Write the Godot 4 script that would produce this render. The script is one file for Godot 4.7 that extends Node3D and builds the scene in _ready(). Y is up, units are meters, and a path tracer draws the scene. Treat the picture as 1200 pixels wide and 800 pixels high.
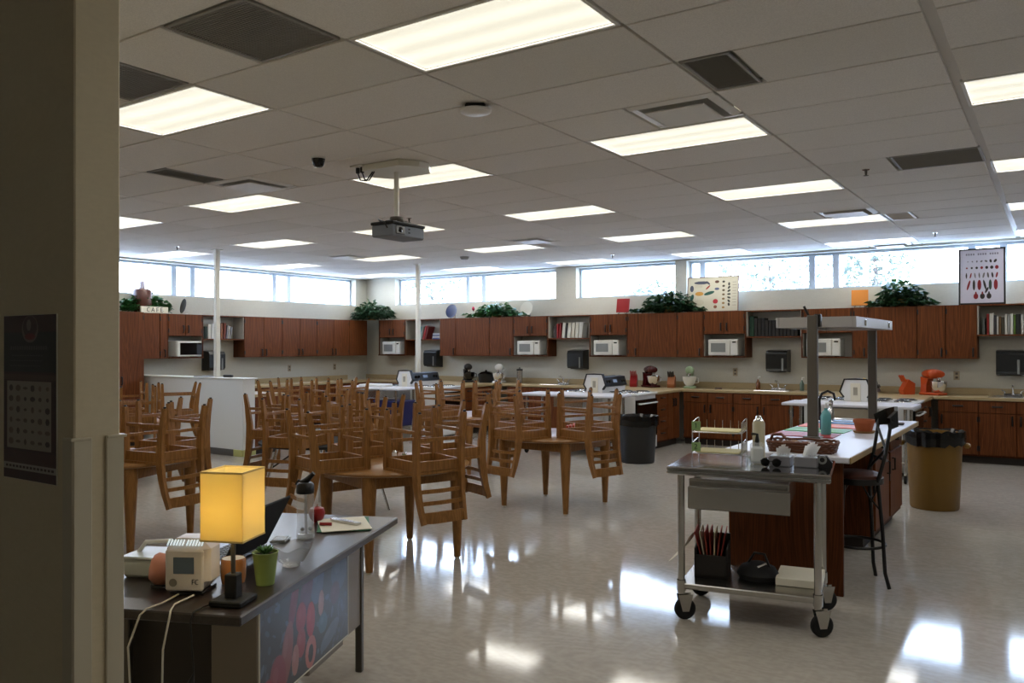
extends Node3D
# A school cooking classroom: round tables with upturned chairs, kitchen bays along two window walls.

const EYE := 1.64
const CEIL := 3.15
const WZ := -13.6      # inner face of the back wall
const WX := -13.05     # inner face of the left wall
const GX := -4.1415    # ceiling grid origin
const GZ := -5.9435
const TX := 1.2192
const TZ := 0.6096

var M := {}
var names := {}
var rng := RandomNumberGenerator.new()
var box_cache := {}


class MB:
	var V := PackedVector3Array()
	var N := PackedVector3Array()
	var I := PackedInt32Array()

	func tri(a: Vector3, b: Vector3, c: Vector3, na: Vector3, nb: Vector3, nc: Vector3) -> void:
		var k := V.size()
		V.append(a); V.append(b); V.append(c)
		N.append(na); N.append(nb); N.append(nc)
		if (b - a).cross(c - a).dot(na + nb + nc) > 0.0:
			I.append(k); I.append(k + 2); I.append(k + 1)
		else:
			I.append(k); I.append(k + 1); I.append(k + 2)

	func quad(a: Vector3, b: Vector3, c: Vector3, d: Vector3, n: Vector3) -> void:
		tri(a, b, c, n, n, n)
		tri(a, c, d, n, n, n)

	func flat(a: Vector3, b: Vector3, c: Vector3, d: Vector3, out: Vector3) -> void:
		var n := (b - a).cross(d - a).normalized()
		if n.length() < 0.5:
			n = (c - b).cross(d - b).normalized()
		if n.dot(out) < 0.0:
			n = -n
		quad(a, b, c, d, n)

	func box(c: Vector3, s: Vector3, bv := 0.0, b := Basis()) -> MB:
		var h := s * 0.5
		bv = minf(bv, minf(h.x, minf(h.y, h.z)) * 0.9)
		var ax := [Vector3(1, 0, 0), Vector3(0, 1, 0), Vector3(0, 0, 1)]
		for k in 3:
			var u: Vector3 = ax[(k + 1) % 3]
			var w: Vector3 = ax[(k + 2) % 3]
			var hu := h[(k + 1) % 3] - bv
			var hw := h[(k + 2) % 3] - bv
			for sg in [-1.0, 1.0]:
				var n: Vector3 = ax[k] * sg
				var o: Vector3 = n * h[k]
				quad(c + b * (o - u * hu - w * hw), c + b * (o + u * hu - w * hw), c + b * (o + u * hu + w * hw), c + b * (o - u * hu + w * hw), (b * n).normalized())
		if bv > 0.0:
			for k in 3:
				var u: Vector3 = ax[(k + 1) % 3]
				var w: Vector3 = ax[(k + 2) % 3]
				var t: Vector3 = ax[k] * (h[k] - bv)
				for su in [-1.0, 1.0]:
					for sw in [-1.0, 1.0]:
						var p: Vector3 = u * su * h[(k + 1) % 3] + w * sw * (h[(k + 2) % 3] - bv)
						var q: Vector3 = u * su * (h[(k + 1) % 3] - bv) + w * sw * h[(k + 2) % 3]
						quad(c + b * (p - t), c + b * (p + t), c + b * (q + t), c + b * (q - t), (b * (u * su + w * sw)).normalized())
			for sx in [-1.0, 1.0]:
				for sy in [-1.0, 1.0]:
					for sz in [-1.0, 1.0]:
						var n2: Vector3 = (b * Vector3(sx, sy, sz)).normalized()
						tri(c + b * Vector3(sx * h.x, sy * (h.y - bv), sz * (h.z - bv)), c + b * Vector3(sx * (h.x - bv), sy * h.y, sz * (h.z - bv)), c + b * Vector3(sx * (h.x - bv), sy * (h.y - bv), sz * h.z), n2, n2, n2)
		return self

	# profile of (radius, height) points turned about y
	func lathe(p: Array, seg := 20, c := Vector3.ZERO, b := Basis(), sx := 1.0, sz := 1.0) -> MB:
		var sn: Array = []
		for k in p.size() - 1:
			var d: Vector2 = p[k + 1] - p[k]
			sn.append(Vector2(d.y, -d.x).normalized())
		for k in p.size() - 1:
			if (p[k + 1] - p[k]).length() < 1e-6:
				continue
			var n0: Vector2 = sn[k]
			var n1: Vector2 = sn[k]
			if k > 0 and sn[k - 1].dot(sn[k]) > 0.75:
				n0 = (sn[k - 1] + sn[k]).normalized()
			if k < p.size() - 2 and sn[k + 1].dot(sn[k]) > 0.75:
				n1 = (sn[k + 1] + sn[k]).normalized()
			for s in seg:
				var a0 := TAU * s / seg
				var a1 := TAU * (s + 1) / seg
				var e0 := Vector3(cos(a0) * sx, 0, sin(a0) * sz)
				var e1 := Vector3(cos(a1) * sx, 0, sin(a1) * sz)
				var y0 := Vector3(0, p[k].y, 0)
				var y1 := Vector3(0, p[k + 1].y, 0)
				var q0: Vector3 = c + b * (e0 * p[k].x + y0)
				var q1: Vector3 = c + b * (e1 * p[k].x + y0)
				var q2: Vector3 = c + b * (e1 * p[k + 1].x + y1)
				var q3: Vector3 = c + b * (e0 * p[k + 1].x + y1)
				var m00 := b * (e0 * n0.x + Vector3(0, n0.y, 0))
				var m10 := b * (e1 * n0.x + Vector3(0, n0.y, 0))
				var m11 := b * (e1 * n1.x + Vector3(0, n1.y, 0))
				var m01 := b * (e0 * n1.x + Vector3(0, n1.y, 0))
				if p[k].x > 1e-6:
					tri(q0, q1, q2, m00, m10, m11)
				if p[k + 1].x > 1e-6:
					tri(q0, q2, q3, m00, m11, m01)
		return self

	# round tube along points; r is a number or one radius a point
	func tube(p: Array, r, seg := 8, caps := true) -> MB:
		var rings: Array = []
		var up := Vector3.UP
		var prev := Vector3.ZERO
		for k in p.size():
			var d: Vector3 = (p[mini(k + 1, p.size() - 1)] - p[maxi(k - 1, 0)]).normalized()
			var s: Vector3
			if k == 0:
				s = d.cross(Vector3.UP if absf(d.y) < 0.9 else Vector3.RIGHT).normalized()
			else:
				s = (prev - d * prev.dot(d)).normalized()
			prev = s
			var t := d.cross(s).normalized()
			var rr: float = r[k] if r is Array else r
			var ring: Array = []
			for q in seg:
				var a := TAU * q / seg
				var e := s * cos(a) + t * sin(a)
				ring.append([p[k] + e * rr, e])
			rings.append(ring)
			if caps and (k == 0 or k == p.size() - 1):
				var n := -d if k == 0 else d
				for q in seg:
					tri(p[k], ring[q][0], ring[(q + 1) % seg][0], n, n, n)
		for k in p.size() - 1:
			for q in seg:
				var w := (q + 1) % seg
				var a = rings[k][q]
				var b = rings[k][w]
				var c = rings[k + 1][w]
				var d2 = rings[k + 1][q]
				tri(a[0], b[0], c[0], a[1], b[1], c[1])
				tri(a[0], c[0], d2[0], a[1], c[1], d2[1])
		return self

	# square-section bar along points; side is its width direction, w and t the width and thickness at each point
	func bar(p: Array, side: Vector3, w, t) -> MB:
		var rings: Array = []
		for k in p.size():
			var d: Vector3 = (p[mini(k + 1, p.size() - 1)] - p[maxi(k - 1, 0)]).normalized()
			var s := (side - d * side.dot(d)).normalized()
			var u := d.cross(s).normalized()
			var ww: float = (w[k] if w is Array else w) * 0.5
			var tt: float = (t[k] if t is Array else t) * 0.5
			var c: Vector3 = p[k]
			rings.append([c + s * ww + u * tt, c - s * ww + u * tt, c - s * ww - u * tt, c + s * ww - u * tt, c])
		for k in p.size() - 1:
			for q in 4:
				var w2 := (q + 1) % 4
				var mid: Vector3 = (rings[k][q] + rings[k][w2]) * 0.5 - rings[k][4]
				flat(rings[k][q], rings[k][w2], rings[k + 1][w2], rings[k + 1][q], mid)
		var e: Array = rings[0]
		var f: Array = rings[rings.size() - 1]
		flat(e[0], e[1], e[2], e[3], p[0] - p[1])
		flat(f[0], f[1], f[2], f[3], p[p.size() - 1] - p[p.size() - 2])
		return self

	# polygon in xy drawn out along z, centred on the plane z = 0
	func prism(poly: PackedVector2Array, depth: float, xf := Transform3D()) -> MB:
		var idx := Geometry2D.triangulate_polygon(poly)
		var z := Vector3(0, 0, depth * 0.5)
		var nf := (xf.basis * Vector3(0, 0, 1)).normalized()
		for k in range(0, idx.size(), 3):
			var a := Vector3(poly[idx[k]].x, poly[idx[k]].y, 0)
			var b := Vector3(poly[idx[k + 1]].x, poly[idx[k + 1]].y, 0)
			var c := Vector3(poly[idx[k + 2]].x, poly[idx[k + 2]].y, 0)
			tri(xf * (a + z), xf * (b + z), xf * (c + z), nf, nf, nf)
			tri(xf * (a - z), xf * (b - z), xf * (c - z), -nf, -nf, -nf)
		var ccw := 0.0
		for k in poly.size():
			var p := poly[k]
			var q := poly[(k + 1) % poly.size()]
			ccw += p.x * q.y - q.x * p.y
		for k in poly.size():
			var p := poly[k]
			var q := poly[(k + 1) % poly.size()]
			var d := (q - p).normalized()
			var n := Vector3(d.y, -d.x, 0) * (1.0 if ccw > 0 else -1.0)
			var a := Vector3(p.x, p.y, 0)
			var b := Vector3(q.x, q.y, 0)
			quad(xf * (a - z), xf * (b - z), xf * (b + z), xf * (a + z), (xf.basis * n).normalized())
		return self

	func sphere(c: Vector3, r: Vector3, seg := 14) -> MB:
		var p: Array = []
		var rows := maxi(5, seg / 2)
		for k in rows + 1:
			var a := -PI / 2 + PI * k / rows
			p.append(Vector2(maxf(cos(a), 0.0), sin(a)))
		return lathe(p, seg, c, Basis.from_scale(r))

	# a curled sheet of paper, 0.2 by 0.26
	func sheet() -> MB:
		for k in 8:
			var a := -0.1 + 0.025 * k
			var f := func(x: float) -> float: return 1.6 * x * x
			for s in [-0.001, 0.001]:
				flat(Vector3(a, f.call(a) + s, -0.13), Vector3(a + 0.025, f.call(a + 0.025) + s, -0.13), Vector3(a + 0.025, f.call(a + 0.025) + s, 0.13), Vector3(a, f.call(a) + s, 0.13), Vector3(0, s, 0))
		return self

	func mesh() -> ArrayMesh:
		var a := []
		a.resize(Mesh.ARRAY_MAX)
		a[Mesh.ARRAY_VERTEX] = V
		a[Mesh.ARRAY_NORMAL] = N
		a[Mesh.ARRAY_INDEX] = I
		var m := ArrayMesh.new()
		m.add_surface_from_arrays(Mesh.PRIMITIVE_TRIANGLES, a)
		return m


# ---------------------------------------------------------------- helpers
func numbered(n: String) -> String:
	var k: int = names.get(n, 0)
	names[n] = k + 1
	return n if k == 0 else "%s_%03d" % [n, k]


func tag(o: Node3D, label: String, category: String, group := "") -> Node3D:
	o.set_meta("label", label)
	o.set_meta("category", category)
	if group != "":
		o.set_meta("group", group)
	return o


func thing(n: String, label: String, category: String, at := Vector3.ZERO, yaw := 0.0, group := "") -> Node3D:
	var o := Node3D.new()
	o.name = numbered(n)
	add_child(o)
	o.position = at
	o.rotation.y = yaw
	return tag(o, label, category, group)


func part(parent: Node3D, n: String, mesh: Mesh, m: Material, at := Vector3.ZERO, rot := Vector3.ZERO) -> MeshInstance3D:
	var o := MeshInstance3D.new()
	o.name = n
	o.mesh = mesh
	o.material_override = m
	o.position = at
	o.rotation = rot
	parent.add_child(o, true)
	return o


func solo(n: String, mesh: Mesh, m: Material, label: String, category: String, at := Vector3.ZERO, yaw := 0.0, group := "") -> MeshInstance3D:
	var o := part(self, numbered(n), mesh, m, at, Vector3(0, yaw, 0))
	tag(o, label, category, group)
	return o


func struct(n: String, mesh: Mesh, m: Material, label: String, category: String) -> MeshInstance3D:
	var o := part(self, numbered(n), mesh, m)
	o.set_meta("kind", "structure")
	tag(o, label, category)
	return o


func bxm(s: Vector3, bv := 0.0) -> ArrayMesh:
	var key := "%.4f %.4f %.4f %.4f" % [s.x, s.y, s.z, bv]
	if not box_cache.has(key):
		box_cache[key] = MB.new().box(Vector3.ZERO, s, bv).mesh()
	return box_cache[key]


func boxp(parent: Node3D, n: String, m: Material, c: Vector3, s: Vector3, bv := 0.0, rot := Vector3.ZERO) -> MeshInstance3D:
	return part(parent, n, bxm(s, bv), m, c, rot)


func copy(o: Node3D, at: Vector3, yaw: float, label := "", group := "") -> Node3D:
	var c: Node3D = o.duplicate()
	c.name = numbered(String(o.name).rstrip("0123456789").rstrip("_"))
	add_child(c)
	c.position = at
	c.rotation.y = yaw
	if label != "":
		c.set_meta("label", label)
	if group != "":
		c.set_meta("group", group)
	return c


func text(parent: Node3D, s: String, size: float, depth: float, m: Material, at: Vector3, rot := Vector3.ZERO) -> void:
	var t := TextMesh.new()
	var f := SystemFont.new()
	f.font_names = PackedStringArray(["Droid Sans"])
	t.font = f
	t.text = s
	t.font_size = 32
	t.pixel_size = size / 32.0
	t.depth = depth
	t.curve_step = 4.0
	part(parent, "lettering", t, m, at, rot)


# ---------------------------------------------------------------- materials
func mat(c: Color, rough := 0.6, metal := 0.0, spec := 0.5) -> StandardMaterial3D:
	var m := StandardMaterial3D.new()
	m.albedo_color = c
	m.roughness = rough
	m.metallic = metal
	m.metallic_specular = spec
	return m


func tri_tex(m: StandardMaterial3D, t: Texture2D, scale: Vector3, world := true) -> StandardMaterial3D:
	m.albedo_texture = t
	m.uv1_triplanar = true
	m.uv1_world_triplanar = world
	m.uv1_scale = scale
	return m


# tileable grain: a picture that varies between two colours, finer across than along
func grain(a: Color, b: Color, fx: float, fy: float, sd: int, contrast := 1.0) -> ImageTexture:
	var n := FastNoiseLite.new()
	n.seed = sd
	n.noise_type = FastNoiseLite.TYPE_SIMPLEX
	n.frequency = 1.0
	n.fractal_octaves = 3
	var w := 192
	var im := Image.create(w, w, false, Image.FORMAT_RGB8)
	for y in w:
		for x in w:
			var ax := TAU * x / w
			var ay := TAU * y / w
			var v := n.get_noise_3d(cos(ax) * fx + 7.0 * sin(ay) * fy, sin(ax) * fx, cos(ay) * fy + 11.0)
			v += 0.45 * n.get_noise_3d(cos(ax) * fx * 4.0, sin(ax) * fx * 4.0, (cos(ay) + sin(ay)) * fy * 1.5)
			im.set_pixel(x, y, a.lerp(b, clampf(0.5 + v * contrast, 0.0, 1.0)))
	im.generate_mipmaps()
	return ImageTexture.create_from_image(im)


func print_mat(im: Image, rough := 0.5) -> StandardMaterial3D:
	im.generate_mipmaps()
	var m := mat(Color.WHITE, rough)
	m.albedo_texture = ImageTexture.create_from_image(im)
	return m


func ell(im: Image, cx: float, cy: float, rx: float, ry: float, c: Color, turn := 0.0) -> void:
	var r := maxf(rx, ry)
	for y in range(maxi(0, int(cy - r)), mini(im.get_height(), int(cy + r) + 1)):
		for x in range(maxi(0, int(cx - r)), mini(im.get_width(), int(cx + r) + 1)):
			var p := Vector2(x - cx, y - cy).rotated(-turn)
			if (p.x / rx) * (p.x / rx) + (p.y / ry) * (p.y / ry) <= 1.0:
				im.set_pixel(x, y, c)


func materials() -> void:
	M.wall = tri_tex(mat(Color(1, 1, 1), 0.75), grain(Color(0.735, 0.725, 0.675), Color(0.755, 0.745, 0.695), 3, 3, 1), Vector3(0.8, 0.8, 0.8))
	M.white_wall = mat(Color(0.84, 0.84, 0.82), 0.6)
	M.entry_wall = tri_tex(mat(Color(1, 1, 1), 0.7), grain(Color(0.81, 0.755, 0.63), Color(0.825, 0.77, 0.645), 3, 3, 2), Vector3(1.2, 1.2, 1.2))
	M.guard = mat(Color(0.76, 0.72, 0.62), 0.4)
	M.tile_a = tri_tex(mat(Color(1, 1, 1), 0.9, 0, 0.2), grain(Color(0.85, 0.835, 0.815), Color(0.91, 0.895, 0.875), 14, 14, 3, 1.4), Vector3(1.5, 1.5, 1.5))
	M.tile_b = tri_tex(mat(Color(0.97, 0.97, 0.965), 0.9, 0, 0.2), M.tile_a.albedo_texture, Vector3(1.7, 1.7, 1.7))
	M.tbar = mat(Color(0.78, 0.76, 0.73), 0.5)
	M.white_metal = mat(Color(0.85, 0.84, 0.82), 0.4)
	M.grille = mat(Color(0.55, 0.54, 0.525), 0.55)
	M.floor = tri_tex(mat(Color(1, 1, 1), 0.075, 0, 0.5), grain(Color(0.66, 0.635, 0.595), Color(0.71, 0.685, 0.645), 5, 5, 5, 1.2), Vector3(0.33, 0.33, 0.33))
	M.cab = tri_tex(mat(Color(1, 1, 1), 0.45, 0.0, 0.27), grain(Color(0.33, 0.18, 0.085), Color(0.46, 0.26, 0.135), 5, 0.35, 6, 0.8), Vector3(1.6, 0.35, 1.6))
	M.cab2 = tri_tex(mat(Color(0.82, 0.8, 0.8), 0.5, 0.0, 0.25), M.cab.albedo_texture, Vector3(1.9, 0.4, 1.9))
	M.cab_in = mat(Color(0.70, 0.69, 0.65), 0.6)
	M.toe = mat(Color(0.16, 0.13, 0.11), 0.6)
	M.counter = tri_tex(mat(Color(1, 1, 1), 0.35), grain(Color(0.63, 0.555, 0.41), Color(0.68, 0.605, 0.46), 8, 8, 7), Vector3(2, 2, 2))
	M.oak = tri_tex(mat(Color(1, 1, 1), 0.4, 0.0, 0.38), grain(Color(0.475, 0.325, 0.165), Color(0.585, 0.415, 0.225), 4, 0.5, 8, 1.0), Vector3(3.0, 0.8, 3.0), false)
	M.oak_top = tri_tex(mat(Color(1, 1, 1), 0.3), grain(Color(0.495, 0.345, 0.18), Color(0.60, 0.43, 0.24), 4, 0.5, 9, 1.0), Vector3(1.5, 1.5, 0.5), false)
	M.black = mat(Color(0.035, 0.035, 0.038), 0.4)
	M.black_matte = mat(Color(0.045, 0.045, 0.05), 0.75)
	M.black_gloss = mat(Color(0.02, 0.02, 0.022), 0.12)
	M.rubber = mat(Color(0.05, 0.05, 0.05), 0.85)
	M.steel = mat(Color(0.72, 0.71, 0.69), 0.24, 1.0)
	M.steel_top = mat(Color(0.78, 0.775, 0.77), 0.09, 1.0)
	M.chrome = mat(Color(0.85, 0.85, 0.86), 0.1, 1.0)
	M.bracket = mat(Color(0.36, 0.34, 0.31), 0.45, 0.5)
	M.enamel = mat(Color(0.86, 0.86, 0.85), 0.25)
	M.laminate = mat(Color(0.83, 0.83, 0.86), 0.3)
	M.appliance = mat(Color(0.84, 0.835, 0.80), 0.35)
	M.screen_grey = mat(Color(0.50, 0.51, 0.50), 0.3)
	M.towel = mat(Color(0.07, 0.08, 0.085), 0.3)
	M.post = mat(Color(0.84, 0.83, 0.78), 0.45)
	M.frame_alu = mat(Color(0.72, 0.77, 0.83), 0.4, 0.2)
	var g := mat(Color(0.9, 0.95, 1.0, 0.06), 0.0)
	g.transparency = BaseMaterial3D.TRANSPARENCY_ALPHA
	M.glass = g
	var cl := mat(Color(0.93, 0.95, 0.95, 0.22), 0.03)
	cl.transparency = BaseMaterial3D.TRANSPARENCY_ALPHA
	M.clear = cl
	var bag := mat(Color(0.02, 0.02, 0.022), 0.22)
	M.bag = bag
	M.leaf = mat(Color(0.16, 0.36, 0.18), 0.4)
	M.leaf_dark = mat(Color(0.11, 0.23, 0.14), 0.4)
	M.leaf_light = mat(Color(0.26, 0.45, 0.22), 0.5)
	for k in ["leaf", "leaf_dark", "leaf_light"]:
		M[k].backlight_enabled = true
		M[k].backlight = Color(0.12, 0.2, 0.08)
	M.basket = mat(Color(0.60, 0.45, 0.26), 0.8)
	M.terra = mat(Color(0.62, 0.32, 0.17), 0.8)
	M.paper = mat(Color(0.86, 0.84, 0.77), 0.85)
	M.white = mat(Color(0.88, 0.88, 0.87), 0.5)
	M.red = mat(Color(0.55, 0.06, 0.07), 0.3)
	M.dark_red = mat(Color(0.24, 0.03, 0.04), 0.25)
	M.orange = mat(Color(0.70, 0.27, 0.08), 0.3)
	M.lens = mat(Color(0.9, 0.9, 0.86), 0.4)
	M.lens.resource_name = "light lens"
	M.lens.emission_enabled = true
	M.lens.emission = Color(1.0, 0.98, 0.90)
	M.lens.emission_energy_multiplier = 1.0
	var ti := Image.create(8, 64, false, Image.FORMAT_RGB8)
	for y in 64:
		var v := 0.93 + 0.05 * cos(TAU * 3.0 * y / 64.0)
		for x in 8:
			ti.set_pixel(x, y, Color(v, v, v))
	M.lens.emission_texture = ImageTexture.create_from_image(ti)
	M.lens.emission_operator = BaseMaterial3D.EMISSION_OP_MULTIPLY
	M.lens.uv1_triplanar = true
	M.lens.uv1_scale = Vector3(1.0 / TX, 1.0, 1.0 / TZ)
	M.lens.uv1_offset = Vector3(0.5, 0.5, 0.5)


# ---------------------------------------------------------------- ceiling
var taken := {}   # "i,j" -> [from, to] share of the tile along x that is not tile


func cell(i: int, j: int, f0 := 0.0, f1 := 1.0) -> Array:
	return [GX + (i + f0) * TX, GX + (i + f1) * TX, GZ - j * TZ, GZ - (j + 1) * TZ]


func ceiling_light(i: int, j: int) -> void:
	taken["%d,%d" % [i, j]] = [0.0, 1.0]
	var c := cell(i, j)
	var own: Dictionary = {"1,-5": "lit ceiling panel beside the access point and the dark square grille", "-1,-5": "lit ceiling panel touching a dark grille above the desk", "1,-1": "lit ceiling panel along the edge of the diffuser above the steel table", "-1,-1": "lit ceiling panel half hidden by the projector's ceiling plate", "-3,-1": "lit ceiling panel beside the diffuser between the partition and the projector", "-3,3": "lit ceiling panel partly hidden behind the hanging projector", "1,7": "lit ceiling panel under a bright diffuser above the demonstration island", "-7,3": "lit ceiling panel beside a sprinkler above the low white partition", "-5,7": "lit ceiling panel joined to a bright diffuser near the kitchen service pole"}
	var lb: String = own.get("%d,%d" % [i, j], "lit fluorescent ceiling panel with a white lens between plain tiles")
	var o := thing("ceiling_light", lb, "ceiling light", Vector3((c[0] + c[1]) / 2, CEIL + 0.012, (c[2] + c[3]) / 2), 0.0, "fluorescent panels in the ceiling grid")
	var m := MB.new()
	var hx := TX / 2 - 0.012
	var hz := TZ / 2 - 0.012
	for s in [-1, 1]:
		m.box(Vector3(0, 0, s * (hz - 0.011)), Vector3(hx * 2, 0.024, 0.022), 0.003)
		m.box(Vector3(s * (hx - 0.011), 0, 0), Vector3(0.022, 0.024, hz * 2 - 0.044), 0.003)
	part(o, "frame", m.mesh(), M.white_metal)
	boxp(o, "light_lens", M.lens, Vector3(0, 0.004, 0), Vector3(hx * 2 - 0.046, 0.006, hz * 2 - 0.046))
	var l := AreaLight3D.new()
	l.name = "panel_light"
	l.area_size = Vector2(hx * 2 - 0.05, hz * 2 - 0.05)
	l.area_normalize_energy = true
	l.light_energy = LAMP_ENERGY
	l.light_color = Color(1.0, 0.985, 0.955)
	l.area_range = 30.0
	l.area_attenuation = 2.0
	l.shadow_enabled = true
	l.rotation.x = -PI / 2
	l.position = Vector3(0, -0.002, 0)
	o.add_child(l)


func return_grille(i: int, j: int, f0: float, f1: float, label: String, m: Material) -> void:
	taken["%d,%d" % [i, j]] = [f0, f1]
	var c := cell(i, j, f0, f1)
	var w: float = c[1] - c[0] - 0.03
	var o := thing("return_grille", label, "vent", Vector3((c[0] + c[1]) / 2, CEIL, (c[2] + c[3]) / 2))
	var b := MB.new()
	for s in [-1, 1]:
		b.box(Vector3(0, 0.006, s * (TZ / 2 - 0.025)), Vector3(w, 0.014, 0.02), 0.003)
		b.box(Vector3(s * (w / 2 - 0.01), 0.006, 0), Vector3(0.02, 0.014, TZ - 0.07), 0.003)
	part(o, "frame", b.mesh(), M.white_metal if m == M.white_metal else M.grille)
	var sl := MB.new()
	var k := 0
	var z := -TZ / 2 + 0.045
	while z < TZ / 2 - 0.04:
		sl.box(Vector3(0, 0.006, z), Vector3(w - 0.04, 0.003, 0.013), 0.0, Basis(Vector3.RIGHT, 0.35))
		z += 0.0155
		k += 1
	var lv := part(o, "louvres", sl.mesh(), m)
	lv.set_meta("kind", "stuff")
	boxp(o, "backing", M.grille if m == M.grille else m, Vector3(0, 0.016, 0), Vector3(w - 0.03, 0.004, TZ - 0.06))


func diffuser(i: int, j: int, f0: float, f1: float, label: String) -> void:
	taken["%d,%d" % [i, j]] = [f0, f1]
	var c := cell(i, j, f0, f1)
	var w: float = c[1] - c[0] - 0.03
	var d: float = absf(c[3] - c[2]) - 0.03
	var o := thing("air_diffuser", label, "vent", Vector3((c[0] + c[1]) / 2, CEIL, (c[2] + c[3]) / 2), 0.0, "square air diffusers in the ceiling")
	var b := MB.new()
	for s in [-1, 1]:
		b.box(Vector3(0, 0.004, s * (d / 2 - 0.03)), Vector3(w, 0.012, 0.06), 0.004, Basis(Vector3.RIGHT, s * -0.18))
		b.box(Vector3(s * (w / 2 - 0.03), 0.004, 0), Vector3(0.06, 0.012, d - 0.11), 0.004, Basis(Vector3.BACK, s * 0.18))
	part(o, "frame", b.mesh(), M.white_metal)
	var nk := MB.new()
	for s in [-1, 1]:
		nk.box(Vector3(0, 0.075, s * (d / 2 - 0.055)), Vector3(w - 0.1, 0.15, 0.006))
		nk.box(Vector3(s * (w / 2 - 0.055), 0.075, 0), Vector3(0.006, 0.15, d - 0.11))
	part(o, "duct_neck", nk.mesh(), M.white_metal)
	boxp(o, "plaque", M.white_metal, Vector3(0, -0.022, 0), Vector3(w - 0.19, 0.012, d - 0.19), 0.004)


func build_ceiling() -> void:
	var slab := MB.new()
	slab.box(Vector3(-3.6, CEIL + 0.27, -5.0), Vector3(19.4, 0.2, 17.4))
	var ceil := struct("ceiling", slab.mesh(), M.tbar, "suspended ceiling of off-white tiles in a metal grid", "ceiling")
	# lamps and vents first, so that the tiles leave room for them
	for i in [-7, -5, -3, -1, 1, 3, 5]:
		for j in [-9, -5, -1, 3, 7, 11]:
			if (j > -9 and i < 5) or (i == 5 and j < -4):
				ceiling_light(i, j)
	return_grille(0, -6, 0.5, 1.0, "dark square return grille beside the nearest pair of ceiling panels, facing the partition", M.grille)
	return_grille(-1, -6, 0.5, 1.0, "dark square return grille touching a lit panel above the desk", M.grille)
	return_grille(2, -3, 0.0, 0.25, "small dark return grille next to an air diffuser above the steel table", M.grille)
	return_grille(2, 2, 0.45, 1.0, "grey return grille beside a sprinkler above the demonstration island", M.grille)
	return_grille(-2, -3, 0.0, 0.25, "narrow brown-grey return grille in front of the projector", M.grille)
	return_grille(2, 7, 0.0, 0.25, "pale narrow return grille beside the panel over the island", M.white_metal)
	return_grille(-2, 7, 0.0, 0.25, "pale narrow return grille over the middle kitchen bay", M.white_metal)
	for a in [[1, -2, 0.5, 1.0, "above the steel table"], [-2, -2, 0.0, 0.5, "beside a narrow grille facing the projector"], [1, 6, 0.5, 1.0, "above the far end of the island"], [-2, 6, 0.0, 0.5, "above the middle kitchen bay"], [-5, 6, 0.0, 0.5, "near the kitchen service pole"], [1, 12, 0.4, 0.9, "at the window wall near the pepper chart"]]:
		diffuser(a[0], a[1], a[2], a[3], "square air diffuser with a dropped centre plate " + a[4])
	# metal grid: runners along z between the tile columns, cross tees along x
	for i in range(-8, 10):
		var x := GX + i * TX
		if x > WX and x < 6.0:
			var wd := 0.06 if i == 3 else 0.024
			boxp(ceil, "grid_runner", M.tbar, Vector3(x, CEIL + 0.022, -5.0), Vector3(wd, 0.012, 17.2))
	for j in range(-15, 14):
		var z := GZ - j * TZ
		if z > WZ and z < 3.6:
			boxp(ceil, "cross_tee", M.tbar, Vector3(-3.525, CEIL + 0.026, z), Vector3(19.05, 0.012, 0.024))
	var far := MB.new()   # tiles behind and beside the frame
	for i in range(-8, 9):
		for j in range(-16, 13):
			var gap := [[0.0, 1.0]]
			var key := "%d,%d" % [i, j]
			if taken.has(key):
				var t: Array = taken[key]
				gap = []
				if t[0] > 0.01: gap.append([0.0, t[0]])
				if t[1] < 0.99: gap.append([t[1], 1.0])
			for f in gap:
				var c := cell(i, j, f[0], f[1])
				var x0: float = maxf(c[0], WX) + 0.008
				var x1: float = minf(c[1], 6.0) - 0.008
				var z0: float = minf(c[2], 3.6) - 0.008
				var z1: float = maxf(c[3], WZ) + 0.008
				if i == 3: x0 += 0.02
				if i == 2 and f[1] > 0.9: x1 -= 0.02
				var depth := -(x0 + x1) * 0.5 * 0.556 - (z0 + z1) * 0.5 * 0.831
				if x1 - x0 < 0.05 or z0 - z1 < 0.05:
					continue
				var at := Vector3((x0 + x1) / 2, CEIL + 0.01, (z0 + z1) / 2)
				var sz := Vector3(snappedf(x1 - x0, 0.001), 0.02, snappedf(z0 - z1, 0.001))
				if i > 3 or j < -7 or depth < 2.4:
					far.box(at, sz)
				else:
					boxp(ceil, "ceiling_tile", M.tile_a if (i * 7 + j * 3) % 5 != 0 else M.tile_b, at, sz, 0.003)
	var fp := part(ceil, "ceiling_tiles_beyond", far.mesh(), M.tile_a)
	fp.set_meta("kind", "stuff")
	for s in [[-6.37, -7.35, "just behind the projector"], [-11.06, -7.46, "above the low white partition"], [-6.18, -12.25, "before the window between the piers"], [-1.38, -7.55, "beside the grey grille over the island"], [-1.39, -12.34, "before the window by the pepper chart"]]:
		var o := thing("sprinkler", "small metal fire sprinkler head on the ceiling " + s[2], "sprinkler", Vector3(s[0], CEIL, s[1]), 0.3, "sprinkler heads in the ceiling")
		part(o, "escutcheon", MB.new().lathe([Vector2(0.0, -0.004), Vector2(0.03, -0.004), Vector2(0.034, 0.0)], 12).mesh(), M.chrome)
		part(o, "body", MB.new().lathe([Vector2(0.0, -0.05), Vector2(0.008, -0.05), Vector2(0.011, -0.025), Vector2(0.013, 0.0)], 10).mesh(), M.bracket)
		part(o, "deflector", MB.new().lathe([Vector2(0.0, -0.054), Vector2(0.022, -0.054), Vector2(0.022, -0.051), Vector2(0.0, -0.051)], 12).mesh(), M.bracket)
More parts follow.
